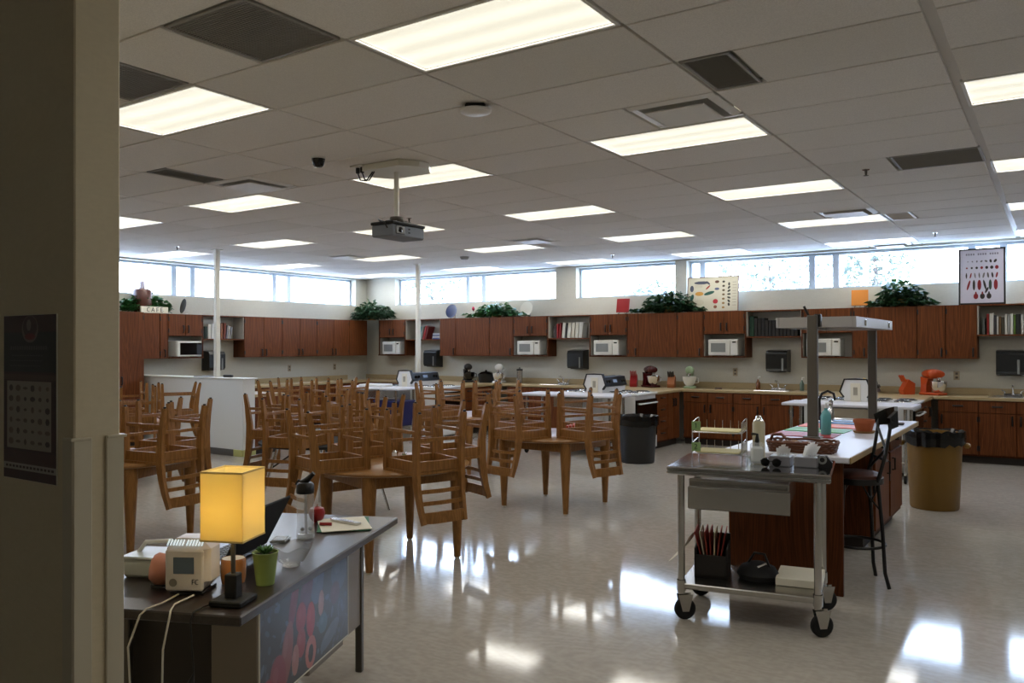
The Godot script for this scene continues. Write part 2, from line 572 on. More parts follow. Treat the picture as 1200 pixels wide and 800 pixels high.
	var sd := thing("smoke_detector", "round smoke detector on the ceiling between two lit panels", "detector", Vector3(-8.35, CEIL, -11.05))
	part(sd, "housing", MB.new().lathe([Vector2(0, -0.05), Vector2(0.055, -0.048), Vector2(0.075, -0.025), Vector2(0.08, 0)], 18).mesh(), M.grille)
	var ap := thing("access_point", "white rounded wireless access point on the ceiling grid", "access point", Vector3(-3.04, CEIL, -4.14), 0.6)
	part(ap, "bracket", bxm(Vector3(0.13, 0.03, 0.13), 0.01), M.black_matte, Vector3(0, -0.015, 0))  # black colour stands in for the shadow gap above the shell
	part(ap, "shell", MB.new().lathe([Vector2(0, -0.052), Vector2(0.08, -0.05), Vector2(0.098, -0.042), Vector2(0.1, -0.03), Vector2(0.0, -0.03)], 28).mesh(), M.white_metal)
	var dc := thing("dome_camera", "small black dome security camera on the ceiling", "camera", Vector3(-4.9, CEIL, -4.56))
	part(dc, "base_ring", MB.new().lathe([Vector2(0, -0.018), Vector2(0.052, -0.018), Vector2(0.056, 0)], 18).mesh(), M.white_metal)
	part(dc, "dome", MB.new().lathe([Vector2(0, -0.085), Vector2(0.028, -0.082), Vector2(0.042, -0.07), Vector2(0.052, -0.03), Vector2(0.054, -0.018)], 18).mesh(), M.black_gloss)


func build_projector() -> void:
	var o := thing("projector", "grey ceiling projector hanging on a white pole below a hexagonal plate", "projector", Vector3(-4.61, CEIL, -5.16))
	var poly := PackedVector2Array([Vector2(-0.3, -0.06), Vector2(-0.2, -0.2), Vector2(0.2, -0.2), Vector2(0.3, -0.06), Vector2(0.3, 0.06), Vector2(0.2, 0.2), Vector2(-0.2, 0.2), Vector2(-0.3, 0.06)])
	part(o, "ceiling_plate", MB.new().prism(poly, 0.05, Transform3D(Basis(Vector3.RIGHT, PI / 2), Vector3(0, -0.03, 0))).mesh(), M.post)
	part(o, "pole", MB.new().lathe([Vector2(0.022, -0.47), Vector2(0.022, 0)], 14).mesh(), M.post)
	var y := -0.56
	var mt := MB.new()
	mt.lathe([Vector2(0.0, -0.43), Vector2(0.055, -0.43), Vector2(0.06, -0.45), Vector2(0.05, -0.47), Vector2(0.0, -0.47)], 14)
	mt.box(Vector3(0, -0.475, 0), Vector3(0.2, 0.012, 0.05)).box(Vector3(0, -0.475, 0), Vector3(0.05, 0.012, 0.22))
	for s in [[-0.08, -0.1], [0.08, -0.1], [-0.08, 0.1], [0.08, 0.1]]:
		mt.tube([Vector3(s[0] * 0.4, -0.47, s[1] * 0.4), Vector3(s[0], -0.49, s[1])], 0.008, 6)
	part(o, "mount", mt.mesh(), M.bracket)
	boxp(o, "body", mat(Color(0.42, 0.44, 0.47), 0.5), Vector3(0, y, -0.02), Vector3(0.24, 0.1, 0.40), 0.012)
	boxp(o, "top_cover", M.black_matte, Vector3(0, y + 0.06, -0.02), Vector3(0.25, 0.025, 0.41), 0.006)
	var lens := boxp(o, "lens_window", M.black_gloss, Vector3(0.121, y + 0.005, 0.09), Vector3(0.008, 0.07, 0.11), 0.003)
	part(lens, "lens", MB.new().lathe([Vector2(0, 0.012), Vector2(0.022, 0.008), Vector2(0.026, 0)], 14, Vector3.ZERO, Basis(Vector3.BACK, -PI / 2)).mesh(), M.black_gloss)
	for k in 2:
		boxp(o, "port", M.black, Vector3(0.121, y - 0.01 + 0.03 * k, -0.02), Vector3(0.006, 0.012, 0.018))
	part(o, "cable", MB.new().tube([Vector3(-0.06, -0.5, 0.1), Vector3(-0.02, -0.47, 0.2), Vector3(0.06, -0.5, 0.22), Vector3(0.08, -0.55, 0.2)], 0.006, 6).mesh(), M.black)
	var pl := thing("ceiling_outlet", "black plugs and looped cables in an outlet box beside the projector plate", "outlet", Vector3(-4.86, CEIL, -4.98))
	boxp(pl, "box", M.white_metal, Vector3(0, -0.008, 0), Vector3(0.14, 0.016, 0.09), 0.003)
	for k in 2:
		boxp(pl, "plug", M.black, Vector3(-0.02 + 0.05 * k, -0.04, 0), Vector3(0.03, 0.05, 0.03), 0.006)
		part(pl, "cable", MB.new().tube([Vector3(-0.02 + 0.05 * k, -0.06, 0), Vector3(0.0 + 0.05 * k, -0.12, -0.01), Vector3(0.06 + 0.03 * k, -0.13, -0.02), Vector3(0.12 + 0.02 * k, -0.06, -0.03)], 0.006, 6).mesh(), M.black)


# ---------------------------------------------------------------- room
func wall_with_openings(along: Vector3, out: Vector3, origin: Vector3, length: float, opens: Array) -> ArrayMesh:
	# a wall 0.3 thick whose inner face starts at origin; openings are [from, to] between sill and head
	var m := MB.new()
	var b := Basis(along, Vector3.UP, out)
	var put := func(u0: float, u1: float, y0: float, y1: float) -> void:
		m.box(origin + along * (u0 + u1) / 2 + Vector3.UP * (y0 + y1) / 2 + out * 0.15, Vector3(u1 - u0, y1 - y0, 0.3), 0.0, b)
	put.call(0.0, length, -0.2, 2.54)
	put.call(0.0, length, 3.12, CEIL + 0.22)
	var u := 0.0
	for o in opens:
		put.call(u, o[0], 2.54, 3.12)
		u = o[1]
	put.call(u, length, 2.54, 3.12)
	return m.mesh()


func window(n: int, along: Vector3, out: Vector3, p: Vector3, length: float, mullions: Array) -> void:
	var o := Node3D.new()
	o.name = "window_%d" % n
	add_child(o)
	o.set_meta("kind", "structure")
	tag(o, ["", "clerestory window strip above the cabinets behind the white pole", "clerestory window strip above the corner plant and the blue plate", "clerestory window between the two wall piers", "long clerestory window strip behind the spice and pepper charts"][n], "window")
	o.transform = Transform3D(Basis(along, Vector3.UP, -out), p + out * 0.2)
	var h := 3.12 - 2.54
	var cy := (3.12 + 2.54) / 2
	boxp(o, "window_head", M.frame_alu, Vector3(length / 2, 3.12 - 0.02, 0), Vector3(length, 0.04, 0.09), 0.004)
	boxp(o, "window_sill", M.frame_alu, Vector3(length / 2, 2.54 + 0.015, 0), Vector3(length, 0.03, 0.09), 0.004)
	var edges := [0.0]
	edges.append_array(mullions)
	edges.append(length)
	for k in edges.size():
		var e: float = edges[k]
		if k == 0 or k == edges.size() - 1:
			boxp(o, "jamb", M.frame_alu, Vector3(clampf(e, 0.02, length - 0.02), cy, 0), Vector3(0.04, h, 0.085), 0.004)
		else:
			boxp(o, "mullion", M.frame_alu, Vector3(e, cy, 0), Vector3(0.1, h, 0.1), 0.004)
		if k > 0:
			var e0: float = edges[k - 1] + 0.02
			boxp(o, "pane", M.glass, Vector3((e0 + e - 0.02) / 2, cy, 0), Vector3(e - e0 - 0.02, h - 0.06, 0.006))


func build_room() -> void:
	struct("floor", MB.new().box(Vector3(-3.5, -0.1, -5.0), Vector3(19.2, 0.2, 17.3)).mesh(), M.floor, "polished pale grey vinyl floor with window reflections", "floor")
	struct("wall_back", wall_with_openings(Vector3.RIGHT, Vector3.FORWARD, Vector3(-13.35, 0, WZ), 19.35, [[-12.2 + 13.35, -8.08 + 13.35], [-7.63 + 13.35, -5.63 + 13.35], [-5.42 + 13.35, 4.0 + 13.35]]), M.wall, "cream painted wall behind the back counter with high windows", "wall")
	struct("wall_left", wall_with_openings(Vector3.FORWARD, Vector3.LEFT, Vector3(WX, 0, 3.6), 17.2, [[7.6, 13.25 + 3.6]]), M.wall, "cream painted wall with high windows behind the low partition", "wall")
	struct("wall_right", MB.new().box(Vector3(6.1, 1.6, -5.0), Vector3(0.2, 3.6, 17.6)).mesh(), M.wall, "plain cream side wall of the classroom", "wall")
	struct("wall_rear", MB.new().box(Vector3(-3.5, 1.6, 3.7), Vector3(19.4, 3.6, 0.2)).mesh(), M.wall, "plain cream wall behind the entrance", "wall")
	window(1, Vector3.FORWARD, Vector3.LEFT, Vector3(WX, 0, -4.0), 9.25, [0.55, 2.5, 2.88, 4.84, 5.22, 7.1, 7.48])
	window(2, Vector3.RIGHT, Vector3.FORWARD, Vector3(-12.2, 0, WZ), 4.12, [1.89, 2.3])
	window(3, Vector3.RIGHT, Vector3.FORWARD, Vector3(-7.63, 0, WZ), 2.0, [])
	window(4, Vector3.RIGHT, Vector3.FORWARD, Vector3(-5.42, 0, WZ), 9.42, [0.23, 2.08, 2.45, 4.35, 4.75, 6.7, 7.1])
	# near partition with corner guards and a notice
	struct("wall_entry", MB.new().box(Vector3(-4.15, CEIL / 2, -1.2115), Vector3(4.0, CEIL, 0.127), 0.004).mesh(), M.entry_wall, "tan end of the entry partition wall beside the desk", "wall")
	for k in 2:
		var g := MB.new()
		var z: float = [-1.148, -1.275][k]
		var s: float = [1.0, -1.0][k]
		g.box(Vector3(-2.146, 0.7, z - s * 0.019), Vector3(0.01, 1.4, 0.05), 0.002)
		g.box(Vector3(-2.17, 0.7, z + s * 0.004), Vector3(0.05, 1.4, 0.008), 0.002)
		g.box(Vector3(-2.16, 1.397, z - s * 0.014), Vector3(0.042, 0.008, 0.056), 0.002)
		struct("trim_%d" % (k + 1), g.mesh(), M.guard, ["tan plastic corner guard on the poster side of the entry partition", "tan plastic corner guard on the desk side of the entry partition"][k], "corner guard")
	# low white wall
	struct("wall_low", MB.new().box(Vector3(-11.58, 0.575, -8.02), Vector3(2.94, 1.15, 0.22), 0.004).mesh(), M.white_wall, "low white partition wall with a vertical pole on it", "wall")
	struct("trim_3", MB.new().box(Vector3(-11.575, 1.16, -8.02), Vector3(3.0, 0.022, 0.26), 0.005).mesh(), M.white_wall, "white cap rail along the top of the low partition", "trim")
	struct("baseboard_low", MB.new().box(Vector3(-11.68, 0.05, -7.9), Vector3(2.74, 0.1, 0.012), 0.003).mesh(), mat(Color(0.33, 0.32, 0.31), 0.5), "dark grey vinyl base of the low partition", "baseboard")
	struct("trim_4", MB.new().box(Vector3(-10.215, 0.05, -7.9), Vector3(0.2, 0.1, 0.012), 0.003).box(Vector3(-10.106, 0.05, -8.02), Vector3(0.012, 0.1, 0.24), 0.003).mesh(), mat(Color(0.72, 0.72, 0.45), 0.5), "pale yellow vinyl base piece wrapping the corner of the low partition", "baseboard")
	# structural poles
	for k in 2:
		var p: Vector3 = [Vector3(-10.87, 0, -8.02), Vector3(-9.8, 0, -11.55)][k]
		var y0: float = [1.171, 0.0][k]
		var o := thing("service_pole", ["off-white service pole rising from the low white partition to the ceiling", "off-white service pole beside the kitchen range near the corner plant"][k], "pole", p)
		boxp(o, "shaft", M.post, Vector3(0, (y0 + CEIL) / 2, 0), Vector3(0.075, CEIL - y0, 0.075), 0.01)
		boxp(o, "ceiling_collar", M.post, Vector3(0, CEIL - 0.008, 0), Vector3(0.13, 0.016, 0.13), 0.004)
	# outdoors
	struct("shade_roof", MB.new().box(Vector3(-3.6, 4.0, -5.05), Vector3(19.9, 1.2, 18.0)).mesh(), M.wall, "unseen building top added so its shadow covers the nearby ground", "shade_roof")  # unseen building top, added for the long shadow it casts outside
	struct("ground", MB.new().box(Vector3(-20, -0.45, -30), Vector3(160, 0.3, 160)).mesh(), mat(Color(0.84, 0.86, 0.88), 0.9), "pale ground outside the building", "ground")


# ---------------------------------------------------------------- kitchens
const U0 := 1.44
const U1 := 2.21


func pull(parent: Node3D, at: Vector3, vertical := true) -> void:
	var m := MB.new()
	var d := Vector3(0, 0.058, 0) if vertical else Vector3(0.058, 0, 0)
	m.tube([at - d, at - d + Vector3(0, 0, 0.022), at + d + Vector3(0, 0, 0.022), at + d], 0.0115, 6)
	part(parent, "handle", m.mesh(), M.black)


func front(parent: Node3D, n: String, x0: float, x1: float, y0: float, y1: float, zf: float, hx := 0.0, hy := 0.0, vertical := true, m: Material = null) -> void:
	var c := Vector3((x0 + x1) / 2, (y0 + y1) / 2, zf + 0.01)
	var d := boxp(parent, n, m if m else M.cab, c, Vector3(snappedf(x1 - x0 - 0.011, 0.001), snappedf(y1 - y0 - 0.008, 0.001), 0.02), 0.002)
	if hx != 0.0:
		pull(d, Vector3(hx - c.x, hy - c.y, 0.01), vertical)
		if vertical:
			var sx := -signf(hx - c.x)
			for sy in [-1, 1]:
				boxp(d, "hinge", M.black, Vector3(sx * ((x1 - x0) * 0.5 - 0.013), sy * ((y1 - y0) * 0.5 - 0.09), 0.004), Vector3(0.018, 0.075, 0.018), 0.004)


# a bay of wall cabinets; x runs along the wall, z out of it
func wall_bay(kind: String, at: Vector3, yaw: float, w: float, label: String) -> Node3D:
	var o := thing({"doors": "wall_cabinet", "panel": "wall_cabinet", "micro": "microwave_cabinet", "shelf": "open_shelf"}[kind], label, "shelf" if kind == "shelf" else "cabinet", at, yaw)
	var D := 0.31
	if kind == "doors" or kind == "panel":
		boxp(o, "carcass", M.cab2, Vector3(w / 2, (U0 + U1) / 2, D / 2), Vector3(w, U1 - U0, D))
		if kind == "doors":
			var n := 2 if w > 0.6 else 1
			for k in n:
				var x0 := w * k / n
				var x1 := w * (k + 1) / n
				var hx := (x1 - 0.05) if k == 0 else (x0 + 0.05)
				front(o, "door", x0, x1, U0, U1, D, hx, U0 + 0.09)
		else:
			front(o, "panel", 0, w, U0, U1, D)
	elif kind == "micro":
		for x in [0.009, w - 0.009]:
			boxp(o, "side_panel", M.cab2, Vector3(x, (U0 + U1) / 2, (D + 0.02) / 2), Vector3(0.018, U1 - U0, D + 0.02))
		boxp(o, "bottom_shelf", M.cab2, Vector3(w / 2, U0 + 0.01, D / 2 + 0.03), Vector3(w - 0.04, 0.02, D + 0.06))
		boxp(o, "back_panel", M.cab_in, Vector3(w / 2, 1.64, 0.006), Vector3(w - 0.036, 0.36, 0.012))
		for x in [0.021, w - 0.021]:
			boxp(o, "niche_liner", M.cab_in, Vector3(x, 1.642, 0.16), Vector3(0.006, 0.36, 0.29))
		boxp(o, "carcass", M.cab2, Vector3(w / 2, (1.83 + U1) / 2, D / 2), Vector3(w - 0.036, U1 - 1.83, D))
		for k in 2:
			front(o, "door", 0.02 + (w - 0.04) / 2 * k, 0.02 + (w - 0.04) / 2 * (k + 1), 1.83, U1, D, w / 2 + (k * 2 - 1) * 0.05, 1.95)
	else:
		boxp(o, "shelf_board", M.cab, Vector3(w / 2, 1.775, D / 2), Vector3(w, 0.02, D))
		boxp(o, "top_board", M.cab, Vector3(w / 2, U1 - 0.01, D / 2), Vector3(w, 0.02, D))
		boxp(o, "back_panel", M.cab_in, Vector3(w / 2, (1.785 + U1) / 2, 0.006), Vector3(w, U1 - 1.81, 0.012))
		for x in [0.008, w - 0.008]:
			boxp(o, "side_liner", M.cab_in, Vector3(x, (1.785 + U1 - 0.02) / 2, D / 2 + 0.005), Vector3(0.016, U1 - 0.02 - 1.785, D - 0.012))
	return o


func microwave(at: Vector3, yaw: float, label: String, dark := false) -> void:
	var o := thing("microwave", label, "microwave", at, yaw)
	var w := 0.5
	boxp(o, "body", M.appliance, Vector3(0, 0.145, -0.02), Vector3(w, 0.27, 0.32), 0.008)
	boxp(o, "door", M.appliance, Vector3(-0.06, 0.145, 0.15), Vector3(w - 0.13, 0.262, 0.025), 0.006)
	boxp(o, "door_window", M.black_gloss if dark else M.screen_grey, Vector3(-0.075 if not dark else -0.03, 0.145, 0.163), Vector3(0.25 if not dark else 0.33, 0.15 if not dark else 0.21, 0.006), 0.002)
	boxp(o, "control_panel", M.appliance if not dark else M.black, Vector3(w / 2 - 0.058, 0.145, 0.15), Vector3(0.112, 0.262 if not dark else 0.21, 0.022), 0.006)
	boxp(o, "display", M.black_gloss, Vector3(w / 2 - 0.055, 0.235, 0.162), Vector3(0.06, 0.022, 0.004))
	for k in 2:
		boxp(o, "foot", M.rubber, Vector3(-0.18 + 0.36 * k, 0.005, 0.02), Vector3(0.03, 0.01, 0.2))


func towel_dispenser(at: Vector3, yaw: float, label: String) -> void:
	var o := thing("towel_dispenser", label, "dispenser", at, yaw)
	var p := PackedVector2Array([Vector2(0, 0.0), Vector2(0.2, 0.02), Vector2(0.23, 0.06), Vector2(0.23, 0.3), Vector2(0.2, 0.35), Vector2(0.0, 0.37)])
	part(o, "housing", MB.new().prism(p, 0.34, Transform3D(Basis(Vector3(0, 0, 1), Vector3(0, 1, 0), Vector3(-1, 0, 0)), Vector3.ZERO)).mesh(), M.towel)
	boxp(o, "side_lever", M.screen_grey, Vector3(0.1, 0.13, 0.236), Vector3(0.03, 0.2, 0.012), 0.004)
	boxp(o, "paper_slot", M.black, Vector3(0, 0.012, 0.14), Vector3(0.26, 0.012, 0.06))


func outlet(at: Vector3, yaw: float, label: String) -> void:
	var o := thing("wall_outlet", label, "outlet", at, yaw)
	boxp(o, "plate", mat(Color(0.62, 0.57, 0.48), 0.5), Vector3(0, 0, 0.004), Vector3(0.08, 0.13, 0.008), 0.003)
	for k in 2:
		boxp(o, "socket", mat(Color(0.35, 0.31, 0.26), 0.5), Vector3(0, -0.028 + 0.056 * k, 0.009), Vector3(0.034, 0.032, 0.004), 0.003)


func base_bay(at: Vector3, yaw: float, w: float, label: String, drawers := 0) -> Node3D:
	var o := thing("base_cabinet", label, "cabinet", at, yaw)
	var D := 0.58
	boxp(o, "carcass", M.cab2, Vector3(w / 2, 0.485, D / 2), Vector3(w, 0.77, D))
	boxp(o, "toe_kick", M.toe, Vector3(w / 2, 0.05, D / 2 - 0.03), Vector3(w, 0.1, D - 0.06))
	if drawers > 0:
		var h := 0.74 / drawers
		for k in drawers:
			front(o, "drawer", 0, w, 0.12 + h * k, 0.12 + h * (k + 1), D, w / 2, 0.12 + h * (k + 0.6), false)
	else:
		var n := 2 if w > 0.6 else 1
		for k in n:
			var x0 := w * k / n
			var x1 := w * (k + 1) / n
			front(o, "drawer", x0, x1, 0.70, 0.86, D, (x0 + x1) / 2, 0.79, false)
			front(o, "door", x0, x1, 0.12, 0.70, D, (x1 - 0.05) if k == 0 and n == 2 else (x0 + 0.05), 0.6)
	return o


func range_stove(at: Vector3, yaw: float, label: String) -> void:
	var o := thing("kitchen_range", label, "stove", at, yaw)
	boxp(o, "body", M.enamel, Vector3(0, 0.46, 0.31), Vector3(0.75, 0.84, 0.6), 0.006)
	boxp(o, "cooktop", M.enamel, Vector3(0, 0.9, 0.325), Vector3(0.755, 0.035, 0.65), 0.01)
	for x in [-0.19, 0.19]:
		for z in [0.2, 0.47]:
			var r := 0.1 if (x < 0) == (z < 0.3) else 0.08
			var b := part(o, "burner", MB.new().lathe([Vector2(0, 0.004), Vector2(r, 0.004), Vector2(r + 0.02, 0.01), Vector2(r + 0.022, 0.0)], 18).mesh(), M.chrome, Vector3(x, 0.918, z))
			var c := MB.new()
			for q in 3:
				var pts: Array = []
				for s in 17:
					pts.append(Vector3(cos(TAU * s / 16), 0, sin(TAU * s / 16)) * r * (0.35 + 0.28 * q))
				c.tube(pts, 0.006, 5, false)
			part(b, "coil", c.mesh(), M.black, Vector3(0, 0.014, 0))
	var p := PackedVector2Array([Vector2(0.0, 0.0), Vector2(0.075, 0.0), Vector2(0.085, 0.07), Vector2(0.125, 0.1), Vector2(0.075, 0.2), Vector2(0.0, 0.215)])
	part(o, "backguard", MB.new().prism(PackedVector2Array([Vector2(0, 0), Vector2(0.08, 0), Vector2(0.09, 0.09), Vector2(0, 0.09)]), 0.74, Transform3D(Basis(Vector3(0, 0, 1), Vector3(0, 1, 0), Vector3(-1, 0, 0)), Vector3(0, 0.915, 0))).mesh(), M.enamel)
	var cp := part(o, "control_panel", MB.new().prism(PackedVector2Array([Vector2(0, 0.09), Vector2(0.12, 0.1), Vector2(0.075, 0.24), Vector2(0.0, 0.25)]), 0.75, Transform3D(Basis(Vector3(0, 0, 1), Vector3(0, 1, 0), Vector3(-1, 0, 0)), Vector3(0, 0.915, 0))).mesh(), M.black)
	for x in [-0.3, -0.22, 0.22, 0.3]:
		part(cp, "knob", MB.new().lathe([Vector2(0, 0.025), Vector2(0.02, 0.025), Vector2(0.024, 0)], 12, Vector3.ZERO, Basis(Vector3.RIGHT, 1.25)).mesh(), M.black_gloss, Vector3(x, 1.085, 0.1))
	boxp(cp, "clock_display", mat(Color(0.55, 0.62, 0.72), 0.2), Vector3(-0.02, 1.09, 0.1), Vector3(0.12, 0.05, 0.01), 0.002, Vector3(-0.31, 0, 0))
	var d := boxp(o, "oven_door", M.black_gloss, Vector3(0, 0.54, 0.625), Vector3(0.74, 0.56, 0.035), 0.008)
	part(d, "handle", MB.new().tube([Vector3(-0.3, 0.22, 0.015), Vector3(-0.3, 0.22, 0.05), Vector3(0.3, 0.22, 0.05), Vector3(0.3, 0.22, 0.015)], 0.012, 8).mesh(), M.enamel)
	boxp(o, "lower_drawer", M.enamel, Vector3(0, 0.15, 0.62), Vector3(0.74, 0.18, 0.03), 0.006)


func faucet(at: Vector3, yaw: float, label: String) -> void:
	var o := thing("sink", label, "sink", at, yaw)
	var r := MB.new()
	for s in [-1, 1]:
		r.box(Vector3(0, 0.004, s * 0.2), Vector3(0.56, 0.008, 0.05), 0.003)
		r.box(Vector3(s * 0.26, 0.004, 0), Vector3(0.04, 0.008, 0.36), 0.003)
	part(o, "rim", r.mesh(), M.chrome)
	boxp(o, "basin", M.steel, Vector3(0, 0.0015, 0), Vector3(0.49, 0.003, 0.36))
	var f := MB.new()
	f.box(Vector3(0, 0.022, -0.19), Vector3(0.24, 0.03, 0.05), 0.012)
	f.tube([Vector3(0, 0.03, -0.19), Vector3(0, 0.1, -0.18), Vector3(0, 0.15, -0.1), Vector3(0, 0.155, -0.03)], [0.016, 0.014, 0.012, 0.012], 8)
	var fp := part(o, "faucet", f.mesh(), M.chrome)
	for s in [-1, 1]:
		part(fp, "tap_handle", MB.new().tube([Vector3(s * 0.1, 0.03, -0.19), Vector3(s * 0.1, 0.065, -0.19), Vector3(s * 0.14, 0.09, -0.18)], [0.015, 0.012, 0.009], 7).mesh(), M.chrome)


func prep_table(at: Vector3, w: float, d: float, label: String) -> Node3D:
	var o := thing("prep_table", label, "table", at)
	boxp(o, "tabletop", M.laminate, Vector3(0, 0.9, 0), Vector3(w, 0.035, d), 0.008)
	for sx in [-1, 1]:
		for sz in [-1, 1]:
			var l := part(o, "leg", MB.new().lathe([Vector2(0.02, 0.1), Vector2(0.02, 0.883)], 12).mesh(), M.steel, Vector3(sx * (w / 2 - 0.1), 0, sz * (d / 2 - 0.08)))
			part(l, "caster", MB.new().lathe([Vector2(0, -0.014), Vector2(0.045, -0.014), Vector2(0.05, -0.008), Vector2(0.05, 0.008), Vector2(0.045, 0.014), Vector2(0, 0.014)], 16, Vector3.ZERO, Basis(Vector3.BACK, PI / 2)).mesh(), M.rubber, Vector3(0, 0.05, 0))
	boxp(o, "drawer", M.steel, Vector3(0.05, 0.8, d / 2 - 0.28), Vector3(0.5, 0.14, 0.5), 0.006)
	boxp(o, "lower_shelf", M.steel, Vector3(0, 0.24, 0), Vector3(w - 0.2, 0.03, d - 0.12), 0.006)
	return o


func stand_mixer(at: Vector3, yaw: float, m: Material, bowl: Material, label: String) -> void:
	var o := thing("stand_mixer", label, "mixer", at, yaw)
	boxp(o, "base", m, Vector3(0, 0.018, 0.0), Vector3(0.2, 0.036, 0.34), 0.015)
	part(o, "column", MB.new().bar([Vector3(0, 0.03, -0.12), Vector3(0, 0.14, -0.12), Vector3(0, 0.25, -0.1)], Vector3.RIGHT, [0.12, 0.1, 0.12], [0.1, 0.09, 0.13]).mesh(), m)
	part(o, "motor_head", MB.new().sphere(Vector3(0, 0.305, 0.0), Vector3(0.075, 0.07, 0.19), 18).mesh(), m)
	part(o, "beater_shaft", MB.new().lathe([Vector2(0.012, 0.12), Vector2(0.03, 0.22), Vector2(0.03, 0.26)], 10, Vector3(0, 0, 0.1)).mesh(), M.chrome)
	var b := part(o, "bowl", MB.new().lathe([Vector2(0, 0.04), Vector2(0.05, 0.04), Vector2(0.085, 0.08), Vector2(0.108, 0.14), Vector2(0.115, 0.2), Vector2(0.108, 0.2), Vector2(0.1, 0.14), Vector2(0, 0.06)], 20, Vector3(0, 0, 0.09)).mesh(), bowl)
	part(b, "bowl_handle", MB.new().tube([Vector3(0.1, 0.18, 0.09), Vector3(0.15, 0.17, 0.09), Vector3(0.15, 0.1, 0.09), Vector3(0.09, 0.09, 0.09)], 0.008, 6).mesh(), bowl)


func knife_block(at: Vector3, yaw: float, m: Material, handles: Material, label: String) -> void:
	var o := thing("knife_block", label, "knife block", at, yaw)
	var t := Transform3D(Basis(Vector3.RIGHT, -0.45), Vector3(0, 0.115, 0))
	part(o, "block", MB.new().prism(PackedVector2Array([Vector2(-0.08, 0.0), Vector2(0.08, 0), Vector2(0.1, 0.06), Vector2(0.01, 0.22), Vector2(-0.09, 0.16)]), 0.12, Transform3D(Basis(Vector3.UP, -PI / 2), Vector3.ZERO)).mesh(), m)
	for k in 5:
		part(o, "knife_handle", MB.new().bar([Vector3(-0.045 + 0.0225 * k, 0.19, 0.05), Vector3(-0.045 + 0.0225 * k, 0.28 - 0.012 * (k % 2), 0.1)], Vector3.RIGHT, 0.016, 0.024).mesh(), handles)


func plant(at: Vector3, spread: Vector3, count: int, m: Material, pot: Material, sd: int, label: String, trail := 0.0, low := Vector2(-9, -9)) -> void:
	rng.seed = sd
	var o := thing("potted_plant", label, "plant", at)
	part(o, "basket" if pot == M.basket else "pot", MB.new().lathe([Vector2(0, 0), Vector2(0.09, 0.0), Vector2(0.12, 0.11), Vector2(0.11, 0.11), Vector2(0, 0.1)], 16).mesh(), pot)
	var f := MB.new()
	for k in count:
		var a := rng.randf() * TAU
		var e := acos(rng.randf_range(-0.15, 1.0))
		var q := pow(rng.randf(), 0.4)
		var p := Vector3(cos(a) * sin(e) * spread.x, 0.04 + cos(e) * spread.y, sin(a) * sin(e) * spread.z) * q
		p.y = maxf(p.y * (0.85 + 0.25 * rng.randf()) + 0.04, 0.02)
		if trail > 0.0 and rng.randf() < 0.25:
			p = Vector3(rng.randf_range(-trail, trail), rng.randf_range(0.02, 0.08), rng.randf_range(-0.08, 0.14))
		p.x = maxf(p.x, low.x)
		p.z = maxf(p.z, low.y)
		var d := Vector3(p.x, rng.randf_range(-0.4, 0.5) * spread.y, p.z * 1.4 + rng.randf_range(-0.1, 0.2)).normalized()
		var s := d.cross(Vector3.UP).normalized()
		var up := s.cross(d).normalized()
		s = (s + up * rng.randf_range(-0.6, 0.6)).normalized()
		up = s.cross(d).normalized()
		var L := rng.randf_range(0.07, 0.12)
		var W := L * 0.42
		if p.z + d.z * L < low.y: d.z = absf(d.z)
		if p.x + d.x * L < low.x: d.x = absf(d.x)
		var t := p + d * L - up * L * 0.25
		t.y = maxf(t.y, 0.006)
		var mid := p + d * L * 0.45
		f.flat(p, mid + s * W + up * 0.006, t, mid, up)
		f.flat(p, mid - s * W + up * 0.006, t, mid, up)
	var fo := part(o, "foliage", f.mesh(), m)
	fo.set_meta("kind", "stuff")
	var st := MB.new()
	for k in 9:
		var a := TAU * k / 9
		st.tube([Vector3(0, 0.09, 0), Vector3(cos(a) * spread.x * 0.3, spread.y * 0.55, sin(a) * spread.z * 0.3), Vector3(cos(a) * spread.x * 0.75, spread.y * 0.5, sin(a) * spread.z * 0.75)], 0.005, 5)
	part(o, "stems", st.mesh(), m)


func book(at: Vector3, yaw: float, s: Vector3, c: Color, lean: float, label: String, group: String) -> void:
	# s: thickness, height, depth; stands on at, spine towards +z
	var o := thing("book", label, "book", at, yaw, group)
	o.rotation.z = lean
	var key := "book %s" % c
	if not M.has(key):
		M[key] = mat(c, 0.55)
	var m := MB.new()
	for k in [-1, 1]:
		m.box(Vector3(k * (s.x / 2 - 0.0015), s.y / 2, 0), Vector3(0.003, s.y, s.z))
	m.box(Vector3(0, s.y / 2, s.z / 2 - 0.002), Vector3(s.x, s.y, 0.004), 0.001)
	part(o, "cover", m.mesh(), M[key])
	boxp(o, "pages", M.paper, Vector3(0, s.y / 2, -0.004), Vector3(s.x - 0.006, s.y - 0.01, s.z - 0.01))


func shelf_of_books(origin: Vector3, yaw: float, spec: Array, where: String) -> void:
	# spec rows: [colour, colour name, thickness, height, lean, gap before]
	var x := 0.0
	var b := Basis(Vector3.UP, yaw)
	for r in spec:
		x += r[5]
		var lean: float = r[4]
		var pos := origin + b * Vector3(x + r[2] / 2 + maxf(sin(lean), 0.0) * r[3], 0.0, 0)
		if lean != 0.0:
			pos.y += sin(absf(lean)) * r[2] * 0.5
		book(pos, yaw, Vector3(r[2], r[3], 0.2), r[0], lean, "%s %s" % [r[1], where], "books " + where)
		x += r[2] + 0.002


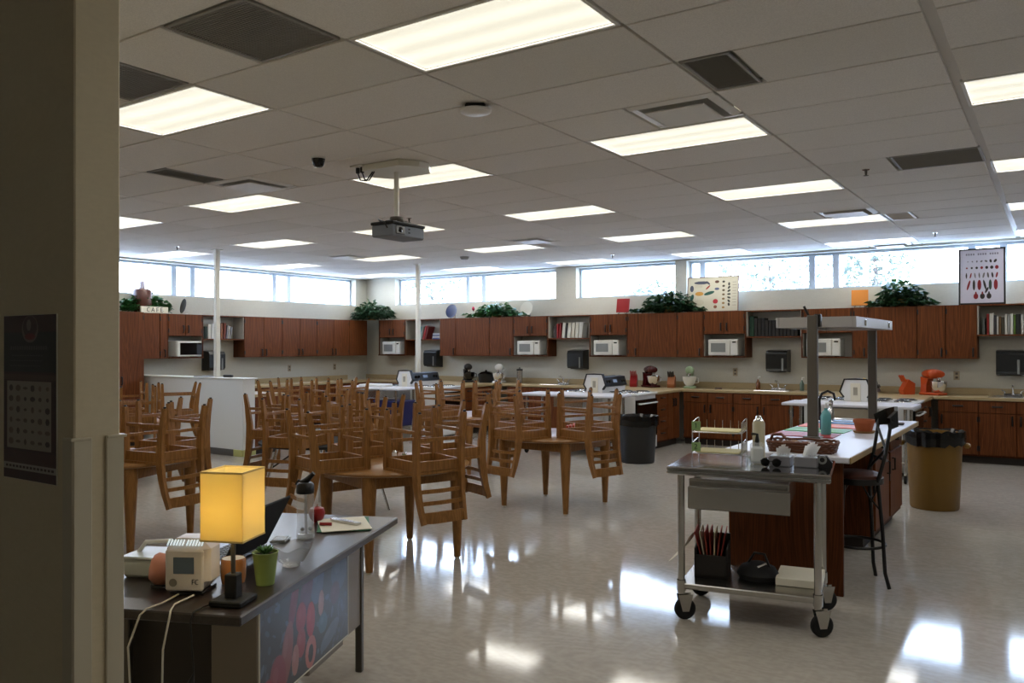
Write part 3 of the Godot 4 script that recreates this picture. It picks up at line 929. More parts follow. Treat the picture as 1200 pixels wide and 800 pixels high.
func build_kitchens() -> void:
	var back := func(kind: String, x0: float, x1: float, label: String) -> void: wall_bay(kind, Vector3(x0, 0, WZ), 0.0, x1 - x0, label)
	back.call("micro", -12.38, -11.62, "wood wall cabinet over a white microwave beside the corner plant")
	back.call("shelf", -11.62, -10.68, "open wooden wall shelf with a few leaning books beside the blue plate")
	back.call("doors", -10.68, -10.26, "narrow wood wall cabinet below the blue plate")
	back.call("panel", -10.26, -9.42, "plain wood wall cabinet front below the trailing ivy")
	back.call("doors", -9.42, -8.86, "single-door wood wall cabinet below the white plate end of the ivy")
	back.call("micro", -8.86, -8.06, "wood wall cabinet over a white microwave next to the shelf of white binders")
	back.call("shelf", -8.06, -7.17, "open wooden wall shelf holding white binders and red books")
	back.call("micro", -7.17, -6.40, "wood wall cabinet over a white microwave below the red display stand")
	back.call("doors", -6.40, -6.19, "very narrow wood filler cabinet right of the red display stand")
	back.call("panel", -6.19, -5.47, "plain wood wall cabinet front below the bushy plant in a basket")
	back.call("doors", -5.47, -5.01, "single-door wood wall cabinet below the spice chart edge")
	back.call("micro", -5.01, -4.27, "wood wall cabinet over a white microwave below the spice chart")
	back.call("shelf", -4.27, -3.39, "open wooden wall shelf filled with dark binders")
	back.call("micro", -3.39, -2.62, "wood wall cabinet over a white microwave behind the mirror post")
	back.call("doors", -2.62, -2.41, "very narrow wood filler cabinet below the yellow stand")
	back.call("panel", -2.41, -1.74, "plain wood wall cabinet front below the ivy beside the yellow stand")
	back.call("doors", -1.74, -1.37, "single-door wood wall cabinet between the ivy and the pepper chart")
	back.call("doors", -1.37, -0.97, "single-door wood wall cabinet under the pepper chart edge")
	back.call("shelf", -0.97, 0.3, "open wooden wall shelf under the pepper chart full of cookbooks")
	var left := func(kind: String, z0: float, z1: float, label: String) -> void: wall_bay(kind, Vector3(WX, 0, -z0), PI / 2, z1 - z0, label)
	left.call("panel", 7.86, 8.25, "plain wood wall cabinet under the cafe sign")
	left.call("doors", 8.25, 8.39, "very narrow wood filler cabinet beside the dark-front microwave")
	left.call("micro", 8.39, 9.1, "wood wall cabinet over the dark-front microwave")
	left.call("shelf", 9.1, 9.99, "open wooden wall shelf behind the service pole on the low partition")
	left.call("doors", 9.99, 10.89, "double-door wood wall cabinet next to the open shelf behind the pole")
	left.call("doors", 10.89, 11.8, "double-door wood wall cabinet in the middle of the row behind the pole")
	left.call("doors", 11.8, 12.72, "double-door wood wall cabinet one before the corner plant")
	left.call("panel", 12.72, 13.27, "plain wood corner wall cabinet below the corner plant")
	var t := thing("tall_cabinet", "tall wood pantry cabinet beside the low white partition", "cabinet", Vector3(WX + 0.025, 0, -6.9), PI / 2)
	boxp(t, "carcass", M.cab2, Vector3(0.44, U1 / 2 + 0.05, 0.29), Vector3(0.88, U1 - 0.1, 0.58))
	boxp(t, "toe_kick", M.toe, Vector3(0.44, 0.05, 0.26), Vector3(0.88, 0.1, 0.52))
	for k in 2:
		front(t, "door", 0.44 * k, 0.44 * (k + 1), 0.12, U1, 0.58, 0.39 + 0.1 * k, 1.1)
	# microwaves
	for a in [[-12.02, "white microwave in the cabinet beside the corner plant"], [-8.5, "white microwave in the cabinet next to the white binders"], [-6.83, "white microwave in the cabinet below the red display stand"], [-4.66, "white microwave in the cabinet below the spice chart"], [-3.06, "white microwave in the cabinet behind the mirror post"]]:
		microwave(Vector3(a[0], U0 + 0.02, WZ + 0.18), 0.0, a[1])
	microwave(Vector3(WX + 0.19, U0 + 0.02, -8.815), PI / 2, "white microwave with a dark glass front near the service pole", true)
	# base runs
	for a in [[-12.4, 0.9, 0], [-11.5, 0.9, 0], [-8.8, 0.9, 0], [-7.9, 0.9, 0], [-5.24, 0.85, 0], [-4.39, 0.9, 0], [-3.49, 0.6, 0], [-1.44, 0.5, 0], [-0.94, 0.9, 0], [-0.04, 0.9, 0]]:
		base_bay(Vector3(a[0], 0, WZ + 0.025), 0.0, a[1], {-12.4: "wood base cabinet nearest the room corner below the back counter", -11.5: "wood base cabinet below the back counter by the corner towel dispenser", -8.8: "wood base cabinet below the back counter beside the white mixer", -7.9: "wood sink base cabinet behind the middle prep table", -5.24: "wood base cabinet below the green and white mixer", -4.39: "wood sink base cabinet below the dark binders", -3.49: "wood base cabinet between the sink and the third range pair", -1.44: "wood base cabinet below the orange mixer", -0.94: "wood base cabinet below the sink under the pepper chart", -0.04: "wood base cabinet at the frame end of the back counter"}[a[0]], a[2])
	for k in 5:
		base_bay(Vector3(WX + 0.025, 0, -8.8 - 0.92 * k), PI / 2, 0.9, "wood base cabinet below the counter along the left window wall", 0).set_meta("group", "base cabinets along the left window wall")
	var pb := base_bay(Vector3(-10.2, 0, -8.135), PI, 2.2, "wood base cabinet run backing onto the low white partition", 0)
	boxp(pb, "end_panel", M.cab, Vector3(-0.008, 0.48, 0.29), Vector3(0.016, 0.78, 0.58))
	var ct := func(label: String, c: Vector3, s: Vector3, splash: Array) -> void:
		var o := thing("countertop", label, "countertop", Vector3(c.x, 0.87, c.z))
		boxp(o, "slab", M.counter, Vector3(0, 0.022, 0), Vector3(s.x, 0.044, s.z), 0.006)
		for q in splash:
			boxp(o, "backsplash", M.counter, q[0] - Vector3(c.x, 0.87, c.z), q[1], 0.004)
	ct.call("long beige laminate countertop along the back wall", Vector3(-6.22, 0, WZ + 0.325), Vector3(13.6, 0, 0.61), [[Vector3(-6.22, 0.965, WZ + 0.03), Vector3(13.66, 0.1, 0.02)]])
	ct.call("beige laminate countertop along the left window wall", Vector3(WX + 0.325, 0, -10.88), Vector3(0.61, 0, 4.2), [[Vector3(WX + 0.03, 0.965, -10.86), Vector3(0.02, 0.1, 4.2)]])
	ct.call("beige laminate countertop behind the low white partition", Vector3(-11.61, 0, -8.45), Vector3(2.86, 0, 0.64), [])
	# three kitchen bays: peninsula cabinets, two ranges back to back, a prep table in front
	var bays := [[-9.8, 1.5, -0.35, "first", "beside the service pole"], [-5.95, 1.62, -0.17, "middle", "behind the black waste bin"], [-2.18, 1.52, 0.0, "third", "behind the demonstration island"]]
	for b in bays:
		var xc: float = b[0]
		var where: String = b[4]
		var p := thing("peninsula_cabinet", "wood peninsula cabinet with drawers joined to the back counter, " + where, "cabinet", Vector3(xc, 0, -12.48))
		boxp(p, "carcass", M.cab2, Vector3(0, 0.485, 0), Vector3(1.28, 0.77, 0.96))
		boxp(p, "toe_kick", M.toe, Vector3(0, 0.05, 0), Vector3(1.18, 0.1, 0.96))
		for sd in [-1, 1]:
			var tb := Basis(Vector3.UP, sd * PI / 2)
			var tr := Vector3(0, sd * PI / 2, 0)
			for k in 4:
				var d := boxp(p, "drawer", M.cab, tb * Vector3(-sd * 0.25, 0.215 + 0.187 * k, 0.65), Vector3(0.44, 0.18, 0.02), 0.002, tr)
				pull(d, Vector3(0, 0.03, 0.01), false)
			for k in 2:
				var d := boxp(p, "door", M.cab, tb * Vector3(sd * (0.1 + 0.24 * k), 0.49, 0.65), Vector3(0.23, 0.74, 0.02), 0.002, tr)
				pull(d, Vector3(sd * (0.07 - 0.14 * k), 0.22, 0.01))
		ct.call("short beige countertop on the peninsula cabinet " + where, Vector3(xc, 0, -12.49), Vector3(1.36, 0, 0.98), [])
		range_stove(Vector3(xc + 0.045, 0, -11.6), PI / 2, "white kitchen range with a black backguard facing the island side, " + where)
		range_stove(Vector3(xc - 0.045, 0, -11.6), -PI / 2, "white kitchen range with a black backguard facing the low partition, " + where)
		var e := thing("range_end_panel", "white six-sided end panel with an outlet between the two ranges " + where, "panel", Vector3(xc, 0, -11.19))
		part(e, "board", MB.new().prism(PackedVector2Array([Vector2(-0.14, 0.0), Vector2(0.14, 0), Vector2(0.14, 0.98), Vector2(0.185, 1.04), Vector2(0.13, 1.2), Vector2(-0.13, 1.2), Vector2(-0.185, 1.04), Vector2(-0.14, 0.98)]), 0.03).mesh(), M.enamel)
		for sx in [-1, 1]:
			part(e, "edge_trim", MB.new().bar([Vector3(sx * 0.14, 0.97, 0), Vector3(sx * 0.19, 1.04, 0), Vector3(sx * 0.135, 1.2, 0), Vector3(0, 1.205, 0)], Vector3.BACK, 0.05, 0.02).mesh(), M.black)
		boxp(e, "outlet_channel", M.paper, Vector3(0, 1.03, 0.02), Vector3(0.12, 0.24, 0.012), 0.003)
		boxp(e, "socket", mat(Color(0.6, 0.58, 0.52), 0.5), Vector3(0, 1.05, 0.029), Vector3(0.05, 0.1, 0.008), 0.002)
		prep_table(Vector3(xc + b[2], 0, -10.84), b[1], 0.62, "prep table on casters with a drawer and tube legs, " + where)
	# wall fittings
	for a in [[-11.03, "black paper towel dispenser under the shelf of leaning books"], [-7.53, "black paper towel dispenser under the shelf of white binders"], [-3.81, "black paper towel dispenser under the shelf of dark binders"], [-0.58, "black paper towel dispenser under the shelf of cookbooks"]]:
		towel_dispenser(Vector3(a[0], 1.2, WZ), 0.0, a[1])
	towel_dispenser(Vector3(WX, 1.2, -9.47), PI / 2, "black paper towel dispenser behind the service pole")
	for a in [[-4.56, "wall outlet beside the green and white mixer"], [-1.26, "wall outlet beside the orange mixer"]]:
		outlet(Vector3(a[0], 1.19, WZ), 0.0, a[1])
	for z in [-11.35, -12.6]:
		outlet(Vector3(WX, 1.2, z), PI / 2, "wall outlet above the counter on the left window wall")
		get_child(get_child_count() - 1).set_meta("group", "outlets above the left counter")
	var cy := 0.915
	for a in [[-7.83, "sink with a chrome faucet behind the middle prep table"], [-3.8, "sink with a chrome faucet under the dark binders"], [-0.55, "sink with a chrome faucet under the pepper chart"]]:
		faucet(Vector3(a[0], cy, WZ + 0.33), 0.0, a[1])
	stand_mixer(Vector3(-9.97, cy, -13.3), 0.9, M.black, M.black_gloss, "black stand mixer on the counter near the first range pair")
	stand_mixer(Vector3(-9.2, cy, -13.3), 0.3, M.enamel, M.chrome, "white stand mixer with a metal bowl on the back counter")
	stand_mixer(Vector3(-5.95, cy, -13.25), 1.0, M.dark_red, M.chrome, "dark red stand mixer with a metal bowl on the back counter")
	stand_mixer(Vector3(-5.25, cy, -13.3), 0.3, mat(Color(0.58, 0.66, 0.52), 0.3), M.appliance, "pale green stand mixer with a white bowl on the back counter")
	stand_mixer(Vector3(-1.53, cy, -13.25), 1.0, M.orange, M.chrome, "orange stand mixer with a metal bowl on the back counter")
	knife_block(Vector3(-6.27, cy, -13.25), 0.3, M.red, M.red, "red knife block with red handles beside the dark red mixer")
	knife_block(Vector3(-5.58, cy, -13.3), 0.2, mat(Color(0.60, 0.36, 0.2), 0.6), M.black, "wooden knife block with black handles beside the pale green mixer")
	knife_block(Vector3(-1.87, cy, -13.25), -0.9, M.orange, M.orange, "orange knife block with orange handles beside the orange mixer")
	var ca := thing("canister", "dark canister with a lid between the white mixer and the sink", "canister", Vector3(-8.75, cy, -13.35))
	part(ca, "body", MB.new().lathe([Vector2(0, 0), Vector2(0.06, 0), Vector2(0.06, 0.25), Vector2(0, 0.25)], 16).mesh(), M.steel)
	part(ca, "lid", MB.new().lathe([Vector2(0.063, 0.25), Vector2(0.063, 0.275), Vector2(0.015, 0.285), Vector2(0.012, 0.31), Vector2(0, 0.31)], 16).mesh(), M.black)
	var ck := thing("slow_cooker", "black cooking pot with a glossy lid beside the black mixer", "pot", Vector3(-9.52, cy, -13.3))
	part(ck, "pot", MB.new().lathe([Vector2(0, 0), Vector2(0.14, 0.0), Vector2(0.16, 0.14), Vector2(0.165, 0.17), Vector2(0, 0.17)], 20).mesh(), M.black)
	part(ck, "lid", MB.new().lathe([Vector2(0.16, 0.17), Vector2(0.11, 0.21), Vector2(0.02, 0.225), Vector2(0.02, 0.25), Vector2(0, 0.25)], 20).mesh(), M.black_gloss)
	for a in [[-4.12, Color(0.42, 0.24, 0.10), "brown soap bottle beside the sink under the dark binders"], [-3.42, Color(0.35, 0.42, 0.38), "grey-green soap bottle beside the sink under the dark binders"]]:
		var bo := thing("soap_bottle", a[2], "bottle", Vector3(a[0], cy, -13.42))
		part(bo, "bottle", MB.new().lathe([Vector2(0, 0), Vector2(0.034, 0), Vector2(0.036, 0.11), Vector2(0.015, 0.15), Vector2(0.012, 0.17), Vector2(0, 0.17)], 12).mesh(), mat(a[1], 0.25))
		part(bo, "pump", MB.new().tube([Vector3(0, 0.17, 0), Vector3(0, 0.21, 0), Vector3(0.035, 0.21, 0)], 0.007, 6).mesh(), M.white)
	var bk := thing("fruit_basket", "basket of yellow packets on the counter behind the third range pair", "basket", Vector3(-2.42, cy, -13.25))
	part(bk, "basket", MB.new().lathe([Vector2(0, 0.0), Vector2(0.13, 0.0), Vector2(0.17, 0.12), Vector2(0.16, 0.12), Vector2(0.12, 0.02), Vector2(0, 0.02)], 18).mesh(), M.basket)
	rng.seed = 4
	for k in 7:
		solo("packet", MB.new().sphere(Vector3.ZERO, Vector3(0.05, 0.07, 0.045), 10).mesh(), mat(Color(0.78, 0.62, 0.16), 0.6), "yellow packet in the basket behind the third range pair", "packet", Vector3(-2.42 + rng.randf_range(-0.09, 0.09), cy + 0.1 + 0.03 * (k % 3), -13.25 + rng.randf_range(-0.08, 0.08)), rng.randf() * 3.0, "yellow packets in the basket")
	solo("pot_holder", bxm(Vector3(0.12, 0.02, 0.12), 0.008), M.dark_red, "dark red pot holder on the counter by the pale green mixer", "pot holder", Vector3(-4.75, cy + 0.01, -13.3), 0.4)
	solo("paper_stack", bxm(Vector3(0.5, 0.05, 0.35), 0.01), M.white, "stack of white papers on the prep table beside the service pole", "papers", Vector3(-10.2, 0.943, -10.85), 0.15)
	var sb := thing("storage_crate", "blue plastic storage crate under the prep table beside the service pole", "crate", Vector3(-9.75, 0.256, -10.84))
	part(sb, "tub", MB.new().bar([Vector3(0, 0, 0), Vector3(0, 0.42, 0)], Vector3.RIGHT, [0.5, 0.56], [0.36, 0.42]).mesh(), mat(Color(0.07, 0.09, 0.32), 0.4))
	part(sb, "rim", MB.new().box(Vector3(0, 0.425, 0), Vector3(0.6, 0.03, 0.46), 0.01).mesh(), mat(Color(0.09, 0.11, 0.38), 0.4))
	# things on the cabinet tops
	var ty := U1 + 0.001
	plant(Vector3(-12.55, ty, -13.25), Vector3(0.56, 0.3, 0.3), 900, M.leaf_dark, M.basket, 11, "large dark bushy plant on the cabinets in the room corner", 0.0, Vector2(-0.42, -0.27))
	plant(Vector3(-9.35, ty, -13.43), Vector3(0.45, 0.2, 0.17), 640, M.leaf, M.basket, 12, "green trailing ivy on the cabinets between two plates", 0.7, Vector2(-9, -0.1))
	plant(Vector3(-5.68, ty, -13.42), Vector3(0.46, 0.29, 0.18), 760, M.leaf_dark, M.basket, 13, "bushy green plant in a basket beside the spice chart", 0.65, Vector2(-9, -0.1))
	plant(Vector3(-1.95, ty, -13.42), Vector3(0.32, 0.3, 0.17), 640, M.leaf_dark, M.basket, 14, "dark ivy plant in a pot near the pepper chart", 0.44, Vector2(-9, -0.1))
	plant(Vector3(WX + 0.17, ty, -8.08), Vector3(0.1, 0.22, 0.46), 560, M.leaf, M.terra, 15, "ivy spilling around the cafe sign on the left cabinets", 0.0, Vector2(-0.1, -9))
	for a in [[-10.47, Color(0.16, 0.20, 0.34), "dark blue plate standing on the cabinets beside the ivy"], [-8.62, Color(0.80, 0.79, 0.74), "pale plate standing on the cabinets at the end of the ivy"]]:
		var pl := thing("display_plate", a[2], "plate", Vector3(a[0], ty, -13.42))
		part(pl, "plate", MB.new().lathe([Vector2(0, 0.004), Vector2(0.09, 0.004), Vector2(0.14, 0.02), Vector2(0.142, 0.026), Vector2(0.09, 0.012), Vector2(0, 0.012)], 26, Vector3(0, 0.15, 0), Basis(Vector3.RIGHT, PI / 2 - 0.2)).mesh(), mat(a[1], 0.3))
		part(pl, "stand", MB.new().tube([Vector3(-0.05, 0.0, 0.06), Vector3(-0.05, 0.012, -0.04), Vector3(-0.04, 0.16, -0.06), Vector3(0.04, 0.16, -0.06), Vector3(0.05, 0.012, -0.04), Vector3(0.05, 0.0, 0.06)], 0.005, 6).mesh(), M.black)
	var dp := thing("display_plate", "dark plate standing edge-on on the cabinets beside the cafe sign ivy", "plate", Vector3(WX + 0.18, ty, -8.82), -0.25)
	part(dp, "plate", MB.new().lathe([Vector2(0, 0.004), Vector2(0.09, 0.004), Vector2(0.13, 0.02), Vector2(0.132, 0.026), Vector2(0.09, 0.012), Vector2(0, 0.012)], 26, Vector3(0, 0.145, 0), Basis(Vector3.RIGHT, PI / 2 - 0.2)).mesh(), M.black)
	part(dp, "stand", MB.new().tube([Vector3(-0.05, 0.0, 0.06), Vector3(-0.05, 0.012, -0.04), Vector3(0.05, 0.012, -0.04), Vector3(0.05, 0.0, 0.06)], 0.005, 6).mesh(), M.white)
	for a in [[-6.56, M.red, "red display stand on the cabinets beside the bushy plant", 0.24, 0.26], [-2.55, mat(Color(0.75, 0.45, 0.06), 0.6), "mustard yellow card on a wire stand beside the ivy", 0.24, 0.25]]:
		var ds := thing("display_stand", a[2], "stand", Vector3(a[0], ty, -13.42), 0.15)
		boxp(ds, "card", a[1], Vector3(0, 0.155, 0), Vector3(a[3], a[4], 0.012), 0.003, Vector3(-0.25, 0, 0))
		part(ds, "easel", MB.new().tube([Vector3(-0.07, 0.0, 0.08), Vector3(-0.07, 0.02, 0.0), Vector3(-0.03, 0.14, -0.05), Vector3(0, 0.0, -0.09), Vector3(0.03, 0.14, -0.05), Vector3(0.07, 0.02, 0.0), Vector3(0.07, 0.0, 0.08)], 0.005, 6).mesh(), M.black)
	var vs := thing("bottle_vase", "small glass vase with a pink flower beside the ivy", "vase", Vector3(-9.92, ty, -13.42))
	part(vs, "vase", MB.new().lathe([Vector2(0, 0), Vector2(0.03, 0), Vector2(0.035, 0.08), Vector2(0.012, 0.12), Vector2(0.014, 0.15)], 12).mesh(), M.clear)
	part(vs, "flower", MB.new().sphere(Vector3(0, 0.19, 0), Vector3(0.03, 0.045, 0.03), 8).mesh(), mat(Color(0.65, 0.10, 0.25), 0.6))
	# copper churn, cafe sign
	var ch := thing("copper_urn", "copper-coloured urn with a narrow neck behind the cafe sign", "urn", Vector3(WX + 0.16, ty, -8.03))
	part(ch, "body", MB.new().lathe([Vector2(0, 0.12), Vector2(0.15, 0.12), Vector2(0.16, 0.16), Vector2(0.155, 0.36), Vector2(0.13, 0.4), Vector2(0.05, 0.42)], 22).mesh(), mat(Color(0.29, 0.14, 0.08), 0.4))
	part(ch, "neck", MB.new().lathe([Vector2(0.05, 0.415), Vector2(0.042, 0.44), Vector2(0.042, 0.54), Vector2(0, 0.54)], 16).mesh(), mat(Color(0.62, 0.60, 0.66), 0.4))
	part(ch, "foot", MB.new().lathe([Vector2(0.12, 0.0), Vector2(0.15, 0.12)], 20).mesh(), mat(Color(0.3, 0.15, 0.08), 0.5))
	var cs := thing("cafe_sign", "cream block sign lettered cafe on the left cabinets", "sign", Vector3(WX + 0.305, ty, -8.16), PI / 2)
	boxp(cs, "board", M.paper, Vector3(0, 0.055, 0), Vector3(0.5, 0.11, 0.04), 0.004)
	text(cs, "C A F E", 0.1, 0.004, M.black, Vector3(0, 0.055, 0.022))
	# charts
	chart_spices()
	chart_peppers()
	# small things on the low partition top and its counter
	solo("black_tray", bxm(Vector3(0.3, 0.1, 0.35), 0.03), M.black_matte, "black covered tray on the counter beside the tall pantry", "tray", Vector3(-12.75, 0.965, -8.5), 0.2)
	var pt := thing("phone_handset", "small black desk phone on the counter behind the low partition", "phone", Vector3(-12.3, cy + 0.022, -8.5), 1.2)
	boxp(pt, "base", M.black_matte, Vector3(0, 0.03, 0), Vector3(0.2, 0.06, 0.2), 0.02, Vector3(0.2, 0, 0))
	part(pt, "handset", MB.new().tube([Vector3(-0.05, 0.1, 0.09), Vector3(-0.05, 0.13, 0.05), Vector3(-0.05, 0.13, -0.05), Vector3(-0.05, 0.1, -0.09)], 0.025, 8).mesh(), M.black)
	solo("papers", bxm(Vector3(0.32, 0.012, 0.2), 0.003), mat(Color(0.5, 0.5, 0.52), 0.6), "grey folder lying on the cap of the low partition by the pole", "folder", Vector3(-11.15, 1.1775, -8.02), 0.1)
	solo("stapler", bxm(Vector3(0.17, 0.04, 0.05), 0.012), M.black, "black stapler on the cap of the low partition beyond the pole", "stapler", Vector3(-10.6, 1.1915, -8.02), 0.3)
	# books
	var sh := U1 - 0.425 + 0.001
	var W := Color(0.82, 0.81, 0.77)
	shelf_of_books(Vector3(-11.35, sh, WZ + 0.16), 0.0, [[Color(0.35, 0.5, 0.5), "teal book leaning", 0.03, 0.27, -0.2, 0.05], [Color(0.6, 0.62, 0.58), "grey book leaning", 0.025, 0.26, -0.22, 0.01], [Color(0.6, 0.07, 0.06), "bright red book leaning", 0.04, 0.29, -0.3, 0.03], [Color(0.42, 0.10, 0.08), "maroon book leaning", 0.035, 0.28, -0.32, 0.015]], "on the shelf beside the blue plate")
	for k in 4:
		solo("book_flat", bxm(Vector3(0.2, 0.03, 0.2), 0.003), mat([Color(0.25, 0.3, 0.5), Color(0.75, 0.74, 0.72), Color(0.3, 0.32, 0.45), Color(0.7, 0.7, 0.72)][k], 0.5), ["navy", "white", "slate blue", "pale grey"][k] + " book lying in the flat pile on the shelf by the blue plate", "book", Vector3(-10.82, sh + 0.0155 + 0.0308 * k, WZ + 0.17), 0.05 * k)
	shelf_of_books(Vector3(-8.0, sh, WZ + 0.16), 0.0, [[Color(0.3, 0.27, 0.25), "dark thin book standing", 0.03, 0.22, 0, 0.02], [Color(0.25, 0.2, 0.2), "brown book standing", 0.03, 0.25, 0, 0.005], [Color(0.62, 0.12, 0.12), "red book standing", 0.035, 0.27, 0, 0.005], [Color(0.5, 0.09, 0.1), "dark red book leaning", 0.03, 0.29, -0.08, 0.01], [W, "wide white binder leaning", 0.06, 0.29, -0.1, 0.03], [Color(0.1, 0.1, 0.1), "black-spined book leaning", 0.03, 0.28, -0.1, 0.01], [W, "white ring binder leaning", 0.07, 0.29, -0.1, 0.01], [Color(0.78, 0.76, 0.7), "cream binder leaning", 0.07, 0.29, -0.1, 0.01], [Color(0.79, 0.78, 0.73), "off-white binder leaning", 0.07, 0.285, -0.1, 0.01], [Color(0.78, 0.78, 0.76), "last pale binder leaning", 0.07, 0.285, -0.1, 0.01]], "on the shelf of white binders")
	var dk: Array = [[Color(0.04, 0.22, 0.14), "dark green binder standing", 0.07, 0.33, 0, 0.02]]
	for k in 12:
		dk.append([Color(0.05, 0.05, 0.055) if k % 3 else Color(0.09, 0.08, 0.08), "black ring binder standing", 0.052, 0.30 if k < 3 else 0.26, 0, 0.004])
	shelf_of_books(Vector3(-4.25, sh, WZ + 0.16), 0.0, dk, "on the shelf of dark binders")
	shelf_of_books(Vector3(-0.93, sh, WZ + 0.16), 0.0, [[Color(0.4, 0.42, 0.42), "grey thin book standing", 0.03, 0.23, 0, 0.02], [Color(0.55, 0.08, 0.06), "red book standing", 0.03, 0.29, 0, 0.02], [W, "wide white book standing", 0.05, 0.3, 0, 0.002], [Color(0.2, 0.2, 0.22), "black book standing", 0.03, 0.27, 0, 0.002], [W, "slim white book standing", 0.02, 0.25, 0, 0.002], [Color(0.4, 0.3, 0.15), "brown and gold book standing", 0.03, 0.25, 0, 0.002], [Color(0.25, 0.24, 0.2), "olive black book standing", 0.035, 0.24, 0, 0.002], [W, "tall white book standing", 0.03, 0.28, 0, 0.002], [Color(0.6, 0.6, 0.58), "light grey book standing", 0.03, 0.27, 0, 0.002], [Color(0.85, 0.84, 0.8), "cream book standing", 0.03, 0.29, 0, 0.002], [Color(0.3, 0.42, 0.12), "green book standing", 0.028, 0.27, 0, 0.002], [Color(0.08, 0.09, 0.08), "thick black book standing", 0.055, 0.28, 0, 0.002], [Color(0.75, 0.75, 0.73), "short pale book standing", 0.03, 0.27, 0, 0.002], [Color(0.55, 0.55, 0.52), "tall grey book standing", 0.025, 0.32, 0, 0.002], [Color(0.8, 0.78, 0.68), "thick cream volume standing", 0.09, 0.29, 0, 0.002], [Color(0.78, 0.77, 0.7), "second cream volume standing", 0.08, 0.29, 0, 0.002]], "on the shelf under the pepper chart")
	shelf_of_books(Vector3(WX + 0.16, sh, -9.18), PI / 2, [[Color(0.08, 0.16, 0.1), "dark green book standing", 0.05, 0.22, 0, 0.0], [W, "white binder standing", 0.06, 0.26, 0, 0.02], [Color(0.8, 0.8, 0.78), "pale binder standing", 0.05, 0.27, 0, 0.01], [Color(0.45, 0.25, 0.12), "brown book standing", 0.05, 0.28, 0, 0.14], [Color(0.45, 0.2, 0.13), "rust red book leaning", 0.04, 0.29, -0.06, 0.01], [Color(0.55, 0.56, 0.6), "grey book leaning", 0.025, 0.25, -0.1, 0.02], [W, "thin white book leaning", 0.02, 0.24, -0.1, 0.01], [Color(0.65, 0.66, 0.7), "pale blue book leaning", 0.02, 0.22, -0.2, 0.02]], "on the shelf behind the service pole")


func chart(n: String, label: String, im: Image, at: Vector3, yaw: float, w: float, h: float, fw: float, fm: Material, lean: float) -> Node3D:
	var o := thing(n, label, "poster", at, yaw)
	o.rotation.x = lean
	boxp(o, "backing", M.white, Vector3(0, h / 2, 0), Vector3(w, h, 0.012), 0.002)
	var f := MB.new()
	for s in [-1, 1]:
		f.box(Vector3(s * (w / 2 - fw / 2), h / 2, 0.006), Vector3(fw, h, 0.02), 0.003)
		f.box(Vector3(0, h / 2 + s * (h / 2 - fw / 2), 0.006), Vector3(w - 2 * fw, fw, 0.02), 0.003)
	part(o, "frame", f.mesh(), fm)
	var q := QuadMesh.new()
	q.size = Vector2(w - 2 * fw, h - 2 * fw)
	part(o, "print", q, print_mat(im), Vector3(0, h / 2, 0.008))
	return o


func chart_peppers() -> void:
	var im := Image.create(200, 250, false, Image.FORMAT_RGB8)
	im.fill(Color(0.80, 0.79, 0.84))
	for k in 14:
		if k != 4 and k != 9:
			im.fill_rect(Rect2i(26 + k * 11, 16, 7, 9), Color(0.5, 0.48, 0.53))
	var R := Color(0.50, 0.06, 0.10)
	var D := Color(0.16, 0.13, 0.12)
	var G := Color(0.17, 0.26, 0.20)
	for k in 7:
		ell(im, 35 + k * 21, 54, 3 + k, 2.0 + k * 0.6, Color(0.4, 0.38, 0.4) if k < 5 else D, 0.9 * k)
		ell(im, 30 + k * 23, 84, 4 + k * 0.7, 4 + k * 0.7, D if k % 3 else R)
	ell(im, 168, 84, 8, 9, R)
	for k in 8:
		var c: Color = [D, R, Color(0.45, 0.42, 0.42), Color(0.42, 0.4, 0.4), Color(0.45, 0.43, 0.43), Color(0.35, 0.33, 0.33), D, R][k]
		ell(im, 28 + k * 20, 120, 3.2 + (k / 4), 13, c, 0.25 * sin(k * 2.0))
	for k in 6:
		var c: Color = [R, D, R, D, G, R][k]
		ell(im, 38 + k * 25, 165, [5, 6, 9, 5, 7, 9][k], 24, c, [0.3, 0, 0, -0.25, 0, 0][k])
	ell(im, 122, 190, 5, 15, D, 0.5)
	for k in 3:
		ell(im, 72 + k * 30, 218, 11, 13, [R, D, D][k])
		ell(im, 72 + k * 30, 204, 4, 8, [R, R, D][k])
	chart("pepper_chart", "black-framed chart of red and dark peppers standing on the cabinets", im, Vector3(-0.915, U1 + 0.001, WZ + 0.26), 0.0, 0.58, 0.80, 0.022, M.black, -0.04)


